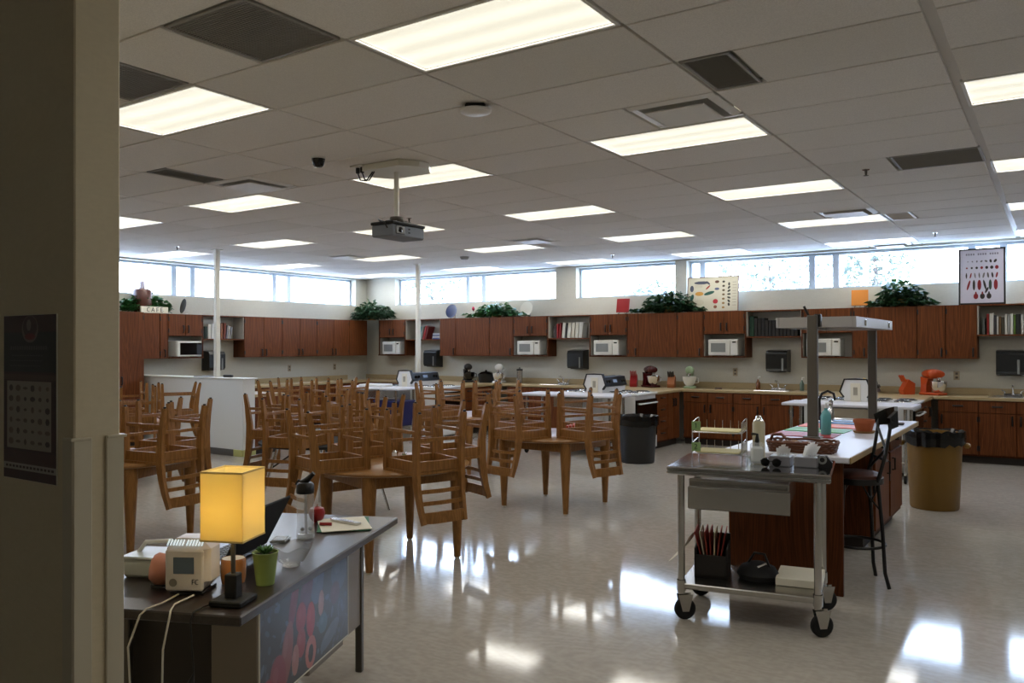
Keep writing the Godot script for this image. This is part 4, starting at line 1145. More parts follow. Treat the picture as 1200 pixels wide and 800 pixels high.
func chart_spices() -> void:
	var im := Image.create(260, 190, false, Image.FORMAT_RGB8)
	im.fill(Color(0.76, 0.74, 0.66))
	var C := [Color(0.25, 0.26, 0.33), Color(0.55, 0.14, 0.10), Color(0.12, 0.32, 0.28), Color(0.75, 0.55, 0.25), Color(0.18, 0.17, 0.16), Color(0.62, 0.12, 0.15)]
	ell(im, 70, 28, 38, 9, C[0])
	ell(im, 105, 30, 14, 5, C[0], 0.8)
	ell(im, 20, 60, 10, 18, C[0])
	ell(im, 22, 110, 9, 18, C[2], 0.2)
	ell(im, 18, 165, 12, 28, C[2])
	ell(im, 60, 90, 22, 12, C[3])
	ell(im, 112, 88, 28, 9, C[2], -0.3)
	ell(im, 105, 55, 16, 4, C[1], -0.8)
	ell(im, 60, 140, 24, 15, Color(0.7, 0.67, 0.6))
	ell(im, 60, 140, 21, 12, Color(0.74, 0.71, 0.62))
	ell(im, 145, 135, 13, 13, C[5])
	ell(im, 145, 166, 9, 9, Color(0.5, 0.3, 0.2))
	ell(im, 152, 25, 11, 8, Color(0.32, 0.2, 0.16))
	ell(im, 152, 65, 12, 7, Color(0.3, 0.33, 0.45))
	for k in 7:
		ell(im, 186, 26 + k * 24, 7, 6, C[4].lerp(C[3], 0.12 * k))
		ell(im, 214, 40 + k * 19, 5, 9, C[4], 0.5 * k)
	for k in 9:
		im.fill_rect(Rect2i(232, 30 + k * 16, 20, 2), Color(0.5, 0.48, 0.44))
		im.fill_rect(Rect2i(36, 42 + k * 2, 40 if k % 3 == 0 else 0, 1), Color(0.5, 0.48, 0.44))
	chart("spice_chart", "wide cream chart of spices and herbs leaning on the window wall", im, Vector3(-4.9, U1 + 0.001, WZ + 0.16), 0.0, 0.9, 0.60, 0.012, mat(Color(0.48, 0.36, 0.34), 0.5), -0.08)


# ---------------------------------------------------------------- tables and chairs
func make_chair(label: String, group: String) -> Node3D:
	# upright: origin on the floor under the seat, backrest towards +z
	var o := thing("dining_chair", label, "chair", Vector3.ZERO, 0.0, group)
	var fw := 0.2
	var rw := 0.185
	# seat: a slightly dished slab, wider in front
	part(o, "seat", MB.new().prism(PackedVector2Array([Vector2(-0.225, -0.215), Vector2(-0.2, -0.235), Vector2(0.2, -0.235), Vector2(0.225, -0.215), Vector2(0.2, 0.2), Vector2(-0.2, 0.2)]), 0.02, Transform3D(Basis(Vector3.RIGHT, PI / 2), Vector3(0, 0.44, 0))).mesh(), M.oak)
	var ap := MB.new()
	ap.box(Vector3(0, 0.393, -0.2), Vector3(0.37, 0.074, 0.02), 0.003)
	ap.box(Vector3(0, 0.393, 0.185), Vector3(0.34, 0.074, 0.02), 0.003)
	for s in [-1, 1]:
		ap.bar([Vector3(s * fw, 0.393, -0.18), Vector3(s * rw, 0.393, 0.17)], Vector3.UP, 0.074, 0.02)
	part(o, "seat_frame", ap.mesh(), M.oak)
	for s in [-1, 1]:
		var l := part(o, "leg", MB.new().bar([Vector3(s * fw, 0.43, -0.195), Vector3(s * fw, 0.22, -0.197), Vector3(s * fw, 0.012, -0.2)], Vector3.RIGHT, [0.05, 0.042, 0.031], [0.05, 0.042, 0.031]).mesh(), M.oak)
		part(l, "glide", MB.new().lathe([Vector2(0, 0), Vector2(0.011, 0), Vector2(0.012, 0.013)], 8, Vector3(s * fw, 0, -0.2)).mesh(), M.black)
		var q := part(o, "back_post", MB.new().bar([Vector3(s * rw, 0.012, 0.255), Vector3(s * rw, 0.14, 0.228), Vector3(s * rw, 0.3, 0.205), Vector3(s * rw, 0.44, 0.203), Vector3(s * (rw - 0.004), 0.55, 0.216), Vector3(s * (rw - 0.01), 0.67, 0.244), Vector3(s * (rw - 0.018), 0.785, 0.283)], Vector3.RIGHT, [0.026, 0.028, 0.03, 0.032, 0.03, 0.028, 0.026], [0.032, 0.046, 0.06, 0.068, 0.06, 0.05, 0.04]).mesh(), M.oak)
		part(q, "glide", MB.new().lathe([Vector2(0, 0), Vector2(0.011, 0), Vector2(0.012, 0.013)], 8, Vector3(s * rw, 0, 0.256)).mesh(), M.black)
	for k in 2:
		var y: float = [0.565, 0.645][k]
		var z: float = [0.222, 0.24][k]
		part(o, "slat", MB.new().bar([Vector3(-rw + 0.005, y, z), Vector3(0, y, z + 0.018), Vector3(rw - 0.005, y, z)], Vector3.UP, 0.028, 0.014).mesh(), M.oak)
	part(o, "top_rail", MB.new().bar([Vector3(-rw + 0.005, 0.74, 0.27), Vector3(-0.08, 0.742, 0.286), Vector3(0.08, 0.742, 0.286), Vector3(rw - 0.005, 0.74, 0.27)], Vector3.UP, [0.075, 0.08, 0.08, 0.075], 0.018).mesh(), M.oak)
	for s in [-1, 1]:
		part(o, "stretcher", MB.new().bar([Vector3(s * fw, 0.15, -0.195), Vector3(s * rw, 0.15, 0.225)], Vector3.UP, 0.024, 0.014).mesh(), M.oak)
	part(o, "stretcher", MB.new().bar([Vector3(-fw, 0.24, -0.197), Vector3(fw, 0.24, -0.197)], Vector3.UP, 0.024, 0.014).mesh(), M.oak)
	part(o, "stretcher", MB.new().bar([Vector3(-rw, 0.2, 0.218), Vector3(rw, 0.2, 0.218)], Vector3.UP, 0.024, 0.014).mesh(), M.oak)
	return o


func round_table(c: Vector2, turn: float, label: String) -> Node3D:
	var o := thing("round_table", label, "table", Vector3(c.x, 0, c.y), -turn)
	part(o, "tabletop", MB.new().lathe([Vector2(0, 0.7), Vector2(0.585, 0.7), Vector2(0.61, 0.708), Vector2(0.615, 0.722), Vector2(0.605, 0.73), Vector2(0, 0.73)], 48).mesh(), M.oak_top)
	var a := MB.new()
	for k in 4:
		var d := Basis(Vector3.UP, PI / 2 * k)
		a.box(d * Vector3(0, 0.655, 0.4), Vector3(0.68, 0.09, 0.022), 0.003, d)
	part(o, "apron", a.mesh(), M.oak)
	for s in [[-1, -1], [1, -1], [1, 1], [-1, 1]]:
		var l := part(o, "leg", MB.new().lathe([Vector2(0, 0.014), Vector2(0.026, 0.014), Vector2(0.03, 0.1), Vector2(0.054, 0.6), Vector2(0.054, 0.7)], 18, Vector3(s[0] * 0.375, 0, s[1] * 0.375)).mesh(), M.oak)
		part(l, "glide", MB.new().lathe([Vector2(0, 0), Vector2(0.017, 0), Vector2(0.019, 0.014)], 12, Vector3(s[0] * 0.375, 0, s[1] * 0.375)).mesh(), M.paper)
	return o


var chair0: Node3D


func upturned(c: Vector2, deg: float, dist: float, label: String, group: String, h := 0.73) -> void:
	var a := deg_to_rad(deg)
	var out := Vector2(cos(a), sin(a))
	var o: Node3D
	if chair0 == null:
		chair0 = make_chair(label, group)
		o = chair0
	else:
		o = copy(chair0, Vector3.ZERO, 0.0, label, group)
	var yaw := atan2(out.x, out.y)
	o.transform = Transform3D(Basis(Vector3.UP, yaw) * Basis(Vector3.BACK, PI), Vector3(c.x + out.x * dist, h + 0.4505, c.y + out.y * dist))


func build_tables() -> void:
	var T := [
		[Vector2(-4.37, -4.82), 20.0, [20, 108, 200, 292], "round oak table nearest the steel table side of the desk", "the table nearest the desk's far corner"],
		[Vector2(-4.34, -7.28), 3.0, [20, 101, 196, 283], "round oak table standing in front of the black waste bin", "the table before the black bin"],
		[Vector2(-6.49, -3.87), -20.0, [-4, 84, 175, 262], "round oak table behind the desk lamp beside the entry partition", "the table behind the desk lamp"],
		[Vector2(-6.55, -8.75), 8.0, [10, 97, 190, 280], "round oak table in front of the first kitchen bay prep table", "the table before the first kitchen bay"],
		[Vector2(-9.75, -5.95), 25.0, [27, 113, 205, 297], "round oak table between the low white partition and the lamp table", "the table facing the low partition"],
		[Vector2(-8.9, -8.2), 15.0, [16, 103, 195, 287], "round oak table beside the end of the low white partition", "the table at the partition's end"],
	]
	var side := ["toward the island", "toward the entry", "toward the left cabinets", "toward the back windows"]
	rng.seed = 21
	for t in T:
		round_table(t[0], deg_to_rad(t[1]), t[3])
		for k in 4:
			upturned(t[0], t[2][k], 0.52, "oak chair upturned on %s, back %s" % [t[4], side[k]], "oak chairs upturned on the round tables")
	# black-edged table on thin tube legs
	var c := Vector2(-6.0, -5.65)
	var o := thing("tube_leg_table", "black-edged round table on thin grey tube legs between oak tables", "table", Vector3(c.x, 0, c.y), 0.1)
	part(o, "tabletop", MB.new().lathe([Vector2(0, 0.7), Vector2(0.6, 0.7), Vector2(0.615, 0.705), Vector2(0.615, 0.725), Vector2(0.6, 0.729), Vector2(0, 0.73)], 48).mesh(), M.black_matte)
	for s in [[-1, -1], [1, -1], [1, 1], [-1, 1]]:
		part(o, "leg", MB.new().tube([Vector3(s[0] * 0.3, 0.7, s[1] * 0.3), Vector3(s[0] * 0.45, 0.0, s[1] * 0.45)], [0.014, 0.011], 8).mesh(), M.steel)
		part(o, "brace", MB.new().tube([Vector3(s[0] * 0.12, 0.69, s[1] * 0.12), Vector3(s[0] * 0.35, 0.47, s[1] * 0.35)], 0.008, 6).mesh(), M.black)
	for k in 4:
		upturned(c, [-15, 72, 165, 255][k], 0.52, "oak chair upturned on the black-edged tube-leg table, back " + side[k], "oak chairs upturned on the tube-leg table")
	# small things left on tables
	var b := thing("condiment_tray", "small black tray with orange packets on the table before the black bin", "tray", Vector3(-4.22, 0.731, -7.4), 0.4)
	boxp(b, "tray", M.black, Vector3(0, 0.025, 0), Vector3(0.11, 0.05, 0.09), 0.008)
	for k in 3:
		boxp(b, "packet", M.orange, Vector3(-0.03 + 0.03 * k, 0.06 + 0.008 * k, 0), Vector3(0.024, 0.05, 0.06), 0.004, Vector3(0.2 * k, 0, 0.3 - 0.2 * k))
	for a in [[Vector3(-4.45, 0.731, -4.95), "white salt shaker on the table nearest the desk's far corner", M.white], [Vector3(-4.3, 0.731, -4.9), "small green pot on the table nearest the desk's far corner", M.leaf_light]]:
		var sk := thing("table_shaker", a[1], "shaker", a[0])
		part(sk, "body", MB.new().lathe([Vector2(0, 0), Vector2(0.022, 0), Vector2(0.018, 0.06), Vector2(0, 0.06)], 12).mesh(), a[2])
		part(sk, "cap", MB.new().lathe([Vector2(0.019, 0.06), Vector2(0.014, 0.075), Vector2(0, 0.077)], 12).mesh(), M.chrome)


# ---------------------------------------------------------------- island side
func bin(at: Vector3, r0: float, r1: float, h: float, m: Material, label: String, handles: bool) -> void:
	var o := thing("waste_bin", label, "bin", at)
	part(o, "tub", MB.new().lathe([Vector2(0, 0.0), Vector2(r0 - 0.01, 0), Vector2(r0, 0.015), Vector2(r1 - 0.012, h - 0.1), Vector2(r1 - 0.012, h - 0.095), Vector2(r1, h - 0.08), Vector2(r1 + 0.006, h), Vector2(r1 - 0.006, h), Vector2(r0 - 0.02, 0.03), Vector2(0, 0.03)], 32).mesh(), m)
	# bag folded over the rim, with wrinkles
	var b := MB.new()
	var n := 40
	var rows := [[r1 - 0.03, h - 0.12], [r1 - 0.02, h - 0.02], [r1 + 0.012, h + 0.02], [r1 + 0.016, h - 0.03], [r1 + 0.012, h - 0.11]]
	rng.seed = int(at.x * 100.0) + 900
	var jit: Array = []
	for k in n:
		jit.append([rng.randf_range(-0.008, 0.012), rng.randf_range(-0.02, 0.015)])
	for q in rows.size() - 1:
		for k in n:
			var w := (k + 1) % n
			var pt := func(row: Array, i: int) -> Vector3:
				var a := TAU * i / n
				var rr: float = row[0] + jit[i][0]
				return Vector3(cos(a) * rr, row[1] + jit[i][1] * (1.0 if row[1] < h else 0.4), sin(a) * rr)
			b.flat(pt.call(rows[q], k), pt.call(rows[q], w), pt.call(rows[q + 1], w), pt.call(rows[q + 1], k), Vector3(cos(TAU * k / n), 0.3, sin(TAU * k / n)))
	part(o, "liner_bag", b.mesh(), M.bag)
	if handles:
		for s in [-1, 1]:
			boxp(o, "handle", m, Vector3(s * (r1 + 0.03), h - 0.12, 0), Vector3(0.05, 0.05, 0.12), 0.015)


func build_island() -> void:
	bin(Vector3(-4.96, 0, -10.6), 0.235, 0.275, 0.64, mat(Color(0.10, 0.105, 0.11), 0.5), "black waste bin with a black liner beside the middle kitchen bay", false)
	bin(Vector3(-1.06, 0, -9.25), 0.225, 0.265, 0.76, mat(Color(0.47, 0.34, 0.07), 0.5), "yellow waste bin with a black liner at the end of the island", true)
	# demonstration island
	var o := thing("demonstration_island", "wood demonstration island with a white top and open knee space", "island", Vector3(-1.54, 0, -7.05))
	boxp(o, "countertop", M.laminate, Vector3(0, 0.9, 0), Vector3(0.84, 0.04, 3.0), 0.006)
	boxp(o, "edge_band", mat(Color(0.62, 0.52, 0.34), 0.5), Vector3(0.424, 0.9, 0), Vector3(0.01, 0.04, 3.0), 0.002)
	boxp(o, "end_panel", M.cab2, Vector3(-0.02, 0.44, 1.4), Vector3(0.76, 0.88, 0.03), 0.002)
	boxp(o, "side_panel", M.cab2, Vector3(-0.36, 0.44, 0.0), Vector3(0.03, 0.88, 2.8), 0.002)
	boxp(o, "knee_panel", M.cab2, Vector3(-0.08, 0.44, 0.7), Vector3(0.02, 0.88, 1.35), 0.002)
	boxp(o, "carcass", M.cab2, Vector3(-0.03, 0.49, -0.72), Vector3(0.62, 0.78, 1.42))
	boxp(o, "toe_kick", M.toe, Vector3(-0.06, 0.05, -0.72), Vector3(0.54, 0.1, 1.38))
	for k in 2:
		var d := boxp(o, "door", M.cab, Vector3(0.29, 0.42, -0.38 - 0.7 * k), Vector3(0.02, 0.56, 0.62), 0.002)
		part(d, "handle", MB.new().tube([Vector3(0.01, 0.12, -0.22 + 0.44 * k), Vector3(0.032, 0.12, -0.22 + 0.44 * k), Vector3(0.032, 0.22, -0.22 + 0.44 * k), Vector3(0.01, 0.22, -0.22 + 0.44 * k)], 0.008, 6).mesh(), M.black)
		var dr := boxp(o, "drawer", M.cab, Vector3(0.29, 0.79, -0.38 - 0.7 * k), Vector3(0.02, 0.15, 0.62), 0.002)
		part(dr, "handle", MB.new().tube([Vector3(0.01, 0, -0.05), Vector3(0.032, 0, -0.05), Vector3(0.032, 0, 0.05), Vector3(0.01, 0, 0.05)], 0.008, 6).mesh(), M.black)
		boxp(o, "hinge_strip", M.black, Vector3(0.292, 0.5, -0.06 - 0.7 * k), Vector3(0.014, 0.1, 0.02))
	# overhead mirror on two posts
	var mi := thing("overhead_mirror", "grey overhead demonstration mirror frame on two posts above the island", "mirror", Vector3(-1.58, 0.92, -7.5))
	for k in 2:
		var z: float = [0.98, -0.92][k]
		var ps := boxp(mi, "post", M.bracket, Vector3([0.0, 0.09][k], 0.48, z), Vector3(0.075, 0.94 if k == 0 else 0.86, 0.05), 0.004)
		if k == 1:
			ps.position.y = 0.43
		boxp(ps, "foot_plate", M.bracket, Vector3(0, -ps.mesh.get_aabb().size.y / 2 + 0.006, 0), Vector3(0.13, 0.012, 0.11), 0.002)
	var fr := MB.new()
	for s in [-1, 1]:
		fr.box(Vector3(s * 0.3, 0.905, -0.18), Vector3(0.025, 0.085, 1.66), 0.003)
		fr.box(Vector3(0, 0.905, -0.18 + s * 0.8175), Vector3(0.575, 0.085, 0.025), 0.003)
	part(mi, "frame", fr.mesh(), mat(Color(0.66, 0.65, 0.64), 0.45, 0.5), Vector3(-0.06, 0, 0))
	boxp(mi, "mirror_glass", mat(Color(0.85, 0.86, 0.86), 0.03, 1.0), Vector3(-0.06, 0.885, -0.18), Vector3(0.57, 0.006, 1.6))
	boxp(mi, "backing_board", M.bracket, Vector3(-0.06, 0.895, -0.18), Vector3(0.57, 0.012, 1.6))
	part(mi, "tilt_arm", MB.new().tube([Vector3(-0.02, 0.93, 0.98), Vector3(-0.06, 1.02, 1.0)], 0.01, 6).mesh(), M.black)
	boxp(mi, "bracket_block", M.black, Vector3(0.03, 0.91, 0.94), Vector3(0.05, 0.1, 0.06), 0.006)
	for k in 2:
		boxp(mi, "bolt_plate", M.chrome, Vector3(0.255, 0.905, 0.3 - 1.1 * k), Vector3(0.006, 0.05, 0.06), 0.002)
	# mats and small things on the island
	var cols := [[Color(0.62, 0.10, 0.10), "red"], [Color(0.25, 0.60, 0.16), "green"], [Color(0.85, 0.36, 0.12), "orange"], [Color(0.12, 0.42, 0.68), "blue"]]
	for k in 4:
		solo("cutting_mat", bxm(Vector3(0.48, 0.006, 0.33), 0.002), mat(cols[k][0], 0.45), cols[k][1] + " plastic cutting mat lying flat on the white island top", "cutting mat", Vector3(-1.70, 0.9235, -6.78 - 0.42 * k), [0.02, -0.03, 0.02, -0.02][k])
	var so := thing("pump_bottle", "turquoise pump soap bottle standing by the near mirror post", "bottle", Vector3(-1.56, 0.927, -6.85), -0.6)
	part(so, "bottle", MB.new().lathe([Vector2(0, 0), Vector2(0.038, 0.0), Vector2(0.04, 0.02), Vector2(0.04, 0.15), Vector2(0.03, 0.18), Vector2(0.014, 0.195), Vector2(0.014, 0.21)], 18).mesh(), mat(Color(0.36, 0.62, 0.63), 0.25))
	part(so, "pump", MB.new().tube([Vector3(0, 0.2, 0), Vector3(0, 0.25, 0), Vector3(0.045, 0.255, 0)], [0.012, 0.007, 0.009], 7).mesh(), M.white)
	boxp(so, "label_band", mat(Color(0.10, 0.20, 0.32), 0.5), Vector3(-0.03, 0.09, 0.024), Vector3(0.02, 0.11, 0.012), 0.004)
	var tp := thing("terracotta_pot", "small terracotta pot on the white island top", "pot", Vector3(-1.34, 0.921, -7.2))
	part(tp, "pot", MB.new().lathe([Vector2(0, 0.01), Vector2(0.06, 0.01), Vector2(0.08, 0.085), Vector2(0.086, 0.085), Vector2(0.086, 0.11), Vector2(0.074, 0.11), Vector2(0.058, 0.03), Vector2(0, 0.03)], 20).mesh(), M.terra)
	part(tp, "saucer", MB.new().lathe([Vector2(0, 0), Vector2(0.075, 0), Vector2(0.09, 0.018), Vector2(0.085, 0.018), Vector2(0.06, 0.01), Vector2(0, 0.01)], 20).mesh(), M.basket)
	var sk := thing("island_sink", "island sink with a dark gooseneck faucet", "sink", Vector3(-1.74, 0.921, -8.2))
	var rm := MB.new()
	for s in [-1, 1]:
		rm.box(Vector3(0, 0.005, s * 0.17), Vector3(0.36, 0.01, 0.03), 0.003).box(Vector3(s * 0.165, 0.005, 0), Vector3(0.03, 0.01, 0.32), 0.003)
	part(sk, "rim", rm.mesh(), M.chrome)
	boxp(sk, "basin", M.steel, Vector3(0, 0.002, 0), Vector3(0.3, 0.004, 0.31))
	part(sk, "faucet", MB.new().tube([Vector3(-0.16, 0.0, 0.12), Vector3(-0.16, 0.2, 0.12), Vector3(-0.14, 0.26, 0.11), Vector3(-0.09, 0.285, 0.09), Vector3(-0.04, 0.26, 0.07), Vector3(-0.03, 0.2, 0.065)], [0.022, 0.013, 0.012, 0.012, 0.012, 0.013], 10).mesh(), mat(Color(0.25, 0.25, 0.26), 0.25, 1.0))
	part(sk, "spray_bottle", MB.new().lathe([Vector2(0, 0), Vector2(0.03, 0), Vector2(0.03, 0.1), Vector2(0.014, 0.13), Vector2(0.02, 0.16), Vector2(0.02, 0.19), Vector2(0, 0.2)], 12, Vector3(-0.06, 0.01, 0.1)).mesh(), M.chrome)
	solo("dish_cloth", bxm(Vector3(0.2, 0.016, 0.12), 0.006), mat(Color(0.3, 0.3, 0.32), 0.8), "dark folded dish cloth on the island beside the sink", "cloth", Vector3(-1.27, 0.929, -8.1), 0.1)
	# wicker basket
	var bk := thing("wicker_basket", "brown wicker basket of packets on the island end", "basket", Vector3(-1.46, 0.921, -5.74), 0.1)
	var wv := MB.new()
	for r in 4:
		var pts: Array = []
		for s in 33:
			var a := TAU * s / 32
			var rx := 0.21 + 0.005 * r
			var rz := 0.13 + 0.005 * r
			var e := Vector3(signf(cos(a)) * pow(absf(cos(a)), 0.5) * rx, 0.01 + 0.018 * r, signf(sin(a)) * pow(absf(sin(a)), 0.5) * rz)
			pts.append(e + Vector3(0, 0.003 * (1 if (s + r) % 2 else -1), 0))
		wv.tube(pts, 0.0095, 6, false)
	part(bk, "weave", wv.mesh(), mat(Color(0.36, 0.19, 0.08), 0.6))
	boxp(bk, "base", mat(Color(0.30, 0.16, 0.07), 0.7), Vector3(0, 0.006, 0), Vector3(0.4, 0.01, 0.25))
	part(bk, "handle", MB.new().tube([Vector3(-0.22, 0.06, -0.04), Vector3(-0.2, 0.1, -0.02), Vector3(-0.14, 0.11, 0.0), Vector3(-0.1, 0.08, 0.04)], 0.01, 6).mesh(), mat(Color(0.40, 0.20, 0.08), 0.6))
	rng.seed = 31
	for k in 6:
		solo("snack_packet", MB.new().sphere(Vector3.ZERO, Vector3(0.05, 0.022, 0.035), 10).mesh(), mat([Color(0.45, 0.28, 0.14), Color(0.6, 0.45, 0.3), Color(0.3, 0.16, 0.1)][k % 3], 0.35), "shiny brown packet lying in the wicker basket", "packet", Vector3(-1.57 + 0.045 * k, 0.965, -5.74 + rng.randf_range(-0.06, 0.06)), rng.randf() * 3, "packets in the wicker basket")
	# stainless work table
	var W := 0.92
	var D := 0.64
	var ctr := Vector3(-1.565, 0, -4.985)
	var yw := 0.176
	var st := thing("steel_work_table", "stainless steel work table on casters with a drawer and lower shelf", "table", ctr, yw)
	var tt := MB.new()
	tt.box(Vector3(0, 0.905, 0), Vector3(W, 0.03, D), 0.008)
	tt.box(Vector3(0, 0.885, D / 2 - 0.012), Vector3(W, 0.03, 0.024), 0.008)
	part(st, "tabletop", tt.mesh(), M.steel_top)
	boxp(st, "drawer", M.steel, Vector3(-0.05, 0.775, 0.02), Vector3(0.56, 0.13, 0.5), 0.004)
	boxp(st, "drawer_front", M.steel, Vector3(-0.05, 0.735, D / 2 - 0.05), Vector3(0.58, 0.135, 0.025), 0.005)
	boxp(st, "drawer_lip", M.steel, Vector3(-0.05, 0.825, D / 2 - 0.06), Vector3(0.57, 0.045, 0.02), 0.005)
	boxp(st, "lower_shelf", M.steel, Vector3(0, 0.2, 0), Vector3(W - 0.12, 0.035, D - 0.1), 0.006)
	for sx in [-1, 1]:
		for sz in [-1, 1]:
			var lx: float = sx * (W / 2 - 0.075)
			var lz: float = sz * (D / 2 - 0.065)
			var lg := part(st, "leg", MB.new().lathe([Vector2(0.021, 0.15), Vector2(0.021, 0.89)], 16, Vector3(lx, 0, lz)).lathe([Vector2(0.027, 0.17), Vector2(0.027, 0.235)], 16, Vector3(lx, 0, lz)).mesh(), M.steel)
			var ca := part(lg, "caster", MB.new().lathe([Vector2(0, -0.017), Vector2(0.055, -0.017), Vector2(0.064, -0.009), Vector2(0.064, 0.009), Vector2(0.055, 0.017), Vector2(0, 0.017)], 22, Vector3(lx + 0.02, 0.064, lz), Basis(Vector3.UP, 0.5) * Basis(Vector3.RIGHT, PI / 2)).mesh(), M.rubber)
			part(lg, "caster_fork", MB.new().prism(PackedVector2Array([Vector2(-0.045, 0.0), Vector2(-0.02, -0.1), Vector2(0.02, -0.1), Vector2(0.045, 0.0)]), 0.004, Transform3D(Basis(Vector3.UP, 0.5), Vector3(lx + 0.02, 0.15, lz) + Basis(Vector3.UP, 0.5) * Vector3(0, 0, 0.021))).prism(PackedVector2Array([Vector2(-0.045, 0.0), Vector2(-0.02, -0.1), Vector2(0.02, -0.1), Vector2(0.045, 0.0)]), 0.004, Transform3D(Basis(Vector3.UP, 0.5), Vector3(lx + 0.02, 0.15, lz) + Basis(Vector3.UP, 0.5) * Vector3(0, 0, -0.021))).mesh(), M.steel)
	var q := Basis(Vector3.UP, yw)
	var on := func(x: float, z: float, y: float) -> Vector3: return ctr + q * Vector3(x, y, z)
	# two-tier wire letter tray
	var tr := thing("wire_tray", "two-tier wire letter tray with green number cards and paper", "letter tray", on.call(-0.21, -0.07, 0.921), yw)
	var wr := MB.new()
	for lv in 2:
		var y := 0.05 + 0.13 * lv
		var x0 := -0.15
		var x1 := 0.15
		wr.tube([Vector3(x0, y, 0.11), Vector3(x0, y, -0.11), Vector3(x1, y, -0.11), Vector3(x1, y, 0.11), Vector3(x0, y, 0.11)], 0.004, 5)
		for k in 2:
			var sx: float = [x0, x1][k]
			wr.tube([Vector3(sx, y + 0.06, 0.11), Vector3(sx, y + 0.075, -0.05), Vector3(sx, y + 0.075, -0.11), Vector3(sx, y, -0.11)], 0.004, 5)
		for k in 6:
			var zz := -0.1 + 0.04 * k
			wr.tube([Vector3(x0, y, zz), Vector3(x1, y, zz)], 0.0024, 4)
			wr.tube([Vector3(x1, y, zz), Vector3(x1, y + 0.06, zz)], 0.0024, 4)
			wr.tube([Vector3(x0 + 0.05 * k, y, -0.11), Vector3(x0 + 0.05 * k, y + 0.06, -0.11)], 0.0024, 4)
	for sx in [-0.15, 0.15]:
		for sz in [-0.11, 0.11]:
			wr.tube([Vector3(sx, 0, sz), Vector3(sx, 0.25, sz)], 0.004, 5)
	part(tr, "wire_frame", wr.mesh(), M.chrome)
	for lv in 2:
		boxp(tr, "paper_stack", mat(Color(0.80, 0.76, 0.56), 0.8), Vector3(0, 0.057 + 0.13 * lv, 0), Vector3(0.26, 0.008, 0.2), 0.002)
		var cd := boxp(tr, "number_card", mat(Color(0.50, 0.62, 0.40), 0.7), Vector3(-0.125, 0.09 + 0.13 * lv, 0.116), Vector3(0.055, 0.055, 0.004), 0.001)
		text(cd, str(2 - lv), 0.04, 0.002, M.black, Vector3(0, 0, 0.003))
	var sp := thing("spray_can", "cream spray can with a domed cap behind the sanitizer bottle", "can", on.call(0.02, -0.13, 0.921))
	part(sp, "can", MB.new().lathe([Vector2(0, 0), Vector2(0.033, 0), Vector2(0.033, 0.2), Vector2(0.028, 0.215)], 18).mesh(), mat(Color(0.74, 0.71, 0.60), 0.35))
	sp.scale = Vector3.ONE * 1.15
	part(sp, "cap", MB.new().lathe([Vector2(0.028, 0.215), Vector2(0.018, 0.225), Vector2(0.016, 0.24), Vector2(0, 0.246)], 14).mesh(), M.chrome)
	boxp(sp, "label_band", mat(Color(0.12, 0.10, 0.14), 0.5), Vector3(0, 0.075, 0.03), Vector3(0.026, 0.07, 0.01), 0.004)
	var sn := thing("sanitizer_bottle", "clear sanitizer pump bottle standing on the steel table", "bottle", on.call(0.03, 0.03, 0.921), 0.3)
	part(sn, "bottle", MB.new().box(Vector3(0, 0.06, 0), Vector3(0.075, 0.12, 0.045), 0.015).mesh(), M.clear)
	part(sn, "gel", MB.new().box(Vector3(0, 0.05, 0), Vector3(0.066, 0.09, 0.036), 0.012).mesh(), mat(Color(0.80, 0.82, 0.82), 0.1))
	sn.scale = Vector3.ONE * 1.12
	part(sn, "pump", MB.new().tube([Vector3(0, 0.118, 0), Vector3(0, 0.16, 0), Vector3(-0.03, 0.162, 0)], [0.014, 0.008, 0.009], 7).mesh(), M.black)
	for k in 2:
		var nb := thing("tissue_box", ["silver tissue box with a puffed tissue beside the sunglasses", "silver tissue box with a tall tissue beside the tape dispenser"][k], "tissue box", on.call(0.17 + 0.145 * k, 0.03 - 0.01 * k, 0.921), yw - 0.1)
		boxp(nb, "box", mat(Color(0.45, 0.45, 0.47), 0.35), Vector3(0, 0.03, 0), Vector3(0.12 + 0.01 * k, 0.06, 0.12), 0.004)
		var ti := MB.new()
		for s in 5:
			var x := -0.03 + 0.015 * s
			ti.flat(Vector3(x, 0.06, -0.02), Vector3(x + 0.015, 0.06, 0.01), Vector3(x + 0.03 + 0.02 * k, 0.13 + 0.02 * k - 0.012 * absf(s - 2), 0.02), Vector3(x - 0.005 + 0.02 * k, 0.12 + 0.02 * k - 0.01 * absf(s - 2), -0.02), Vector3(0, 0, 1))
		part(nb, "tissue", ti.mesh(), M.white)
	var tp2 := thing("tape_dispenser", "black tape dispenser on the steel table beside a tissue box", "tape dispenser", on.call(0.405, 0.01, 0.921), yw)
	part(tp2, "body", MB.new().prism(PackedVector2Array([Vector2(-0.05, 0), Vector2(0.05, 0), Vector2(0.05, 0.03), Vector2(0.02, 0.065), Vector2(-0.03, 0.065), Vector2(-0.05, 0.045)]), 0.05).mesh(), M.black_matte)
	part(tp2, "tape_roll", MB.new().lathe([Vector2(0.014, -0.01), Vector2(0.026, -0.01), Vector2(0.026, 0.01), Vector2(0.014, 0.01)], 16, Vector3(-0.005, 0.045, 0.02), Basis(Vector3.RIGHT, PI / 2)).mesh(), M.screen_grey)
	var sg := thing("sunglasses", "black sunglasses lying folded on the steel table", "sunglasses", on.call(0.12, 0.13, 0.921), 0.2)
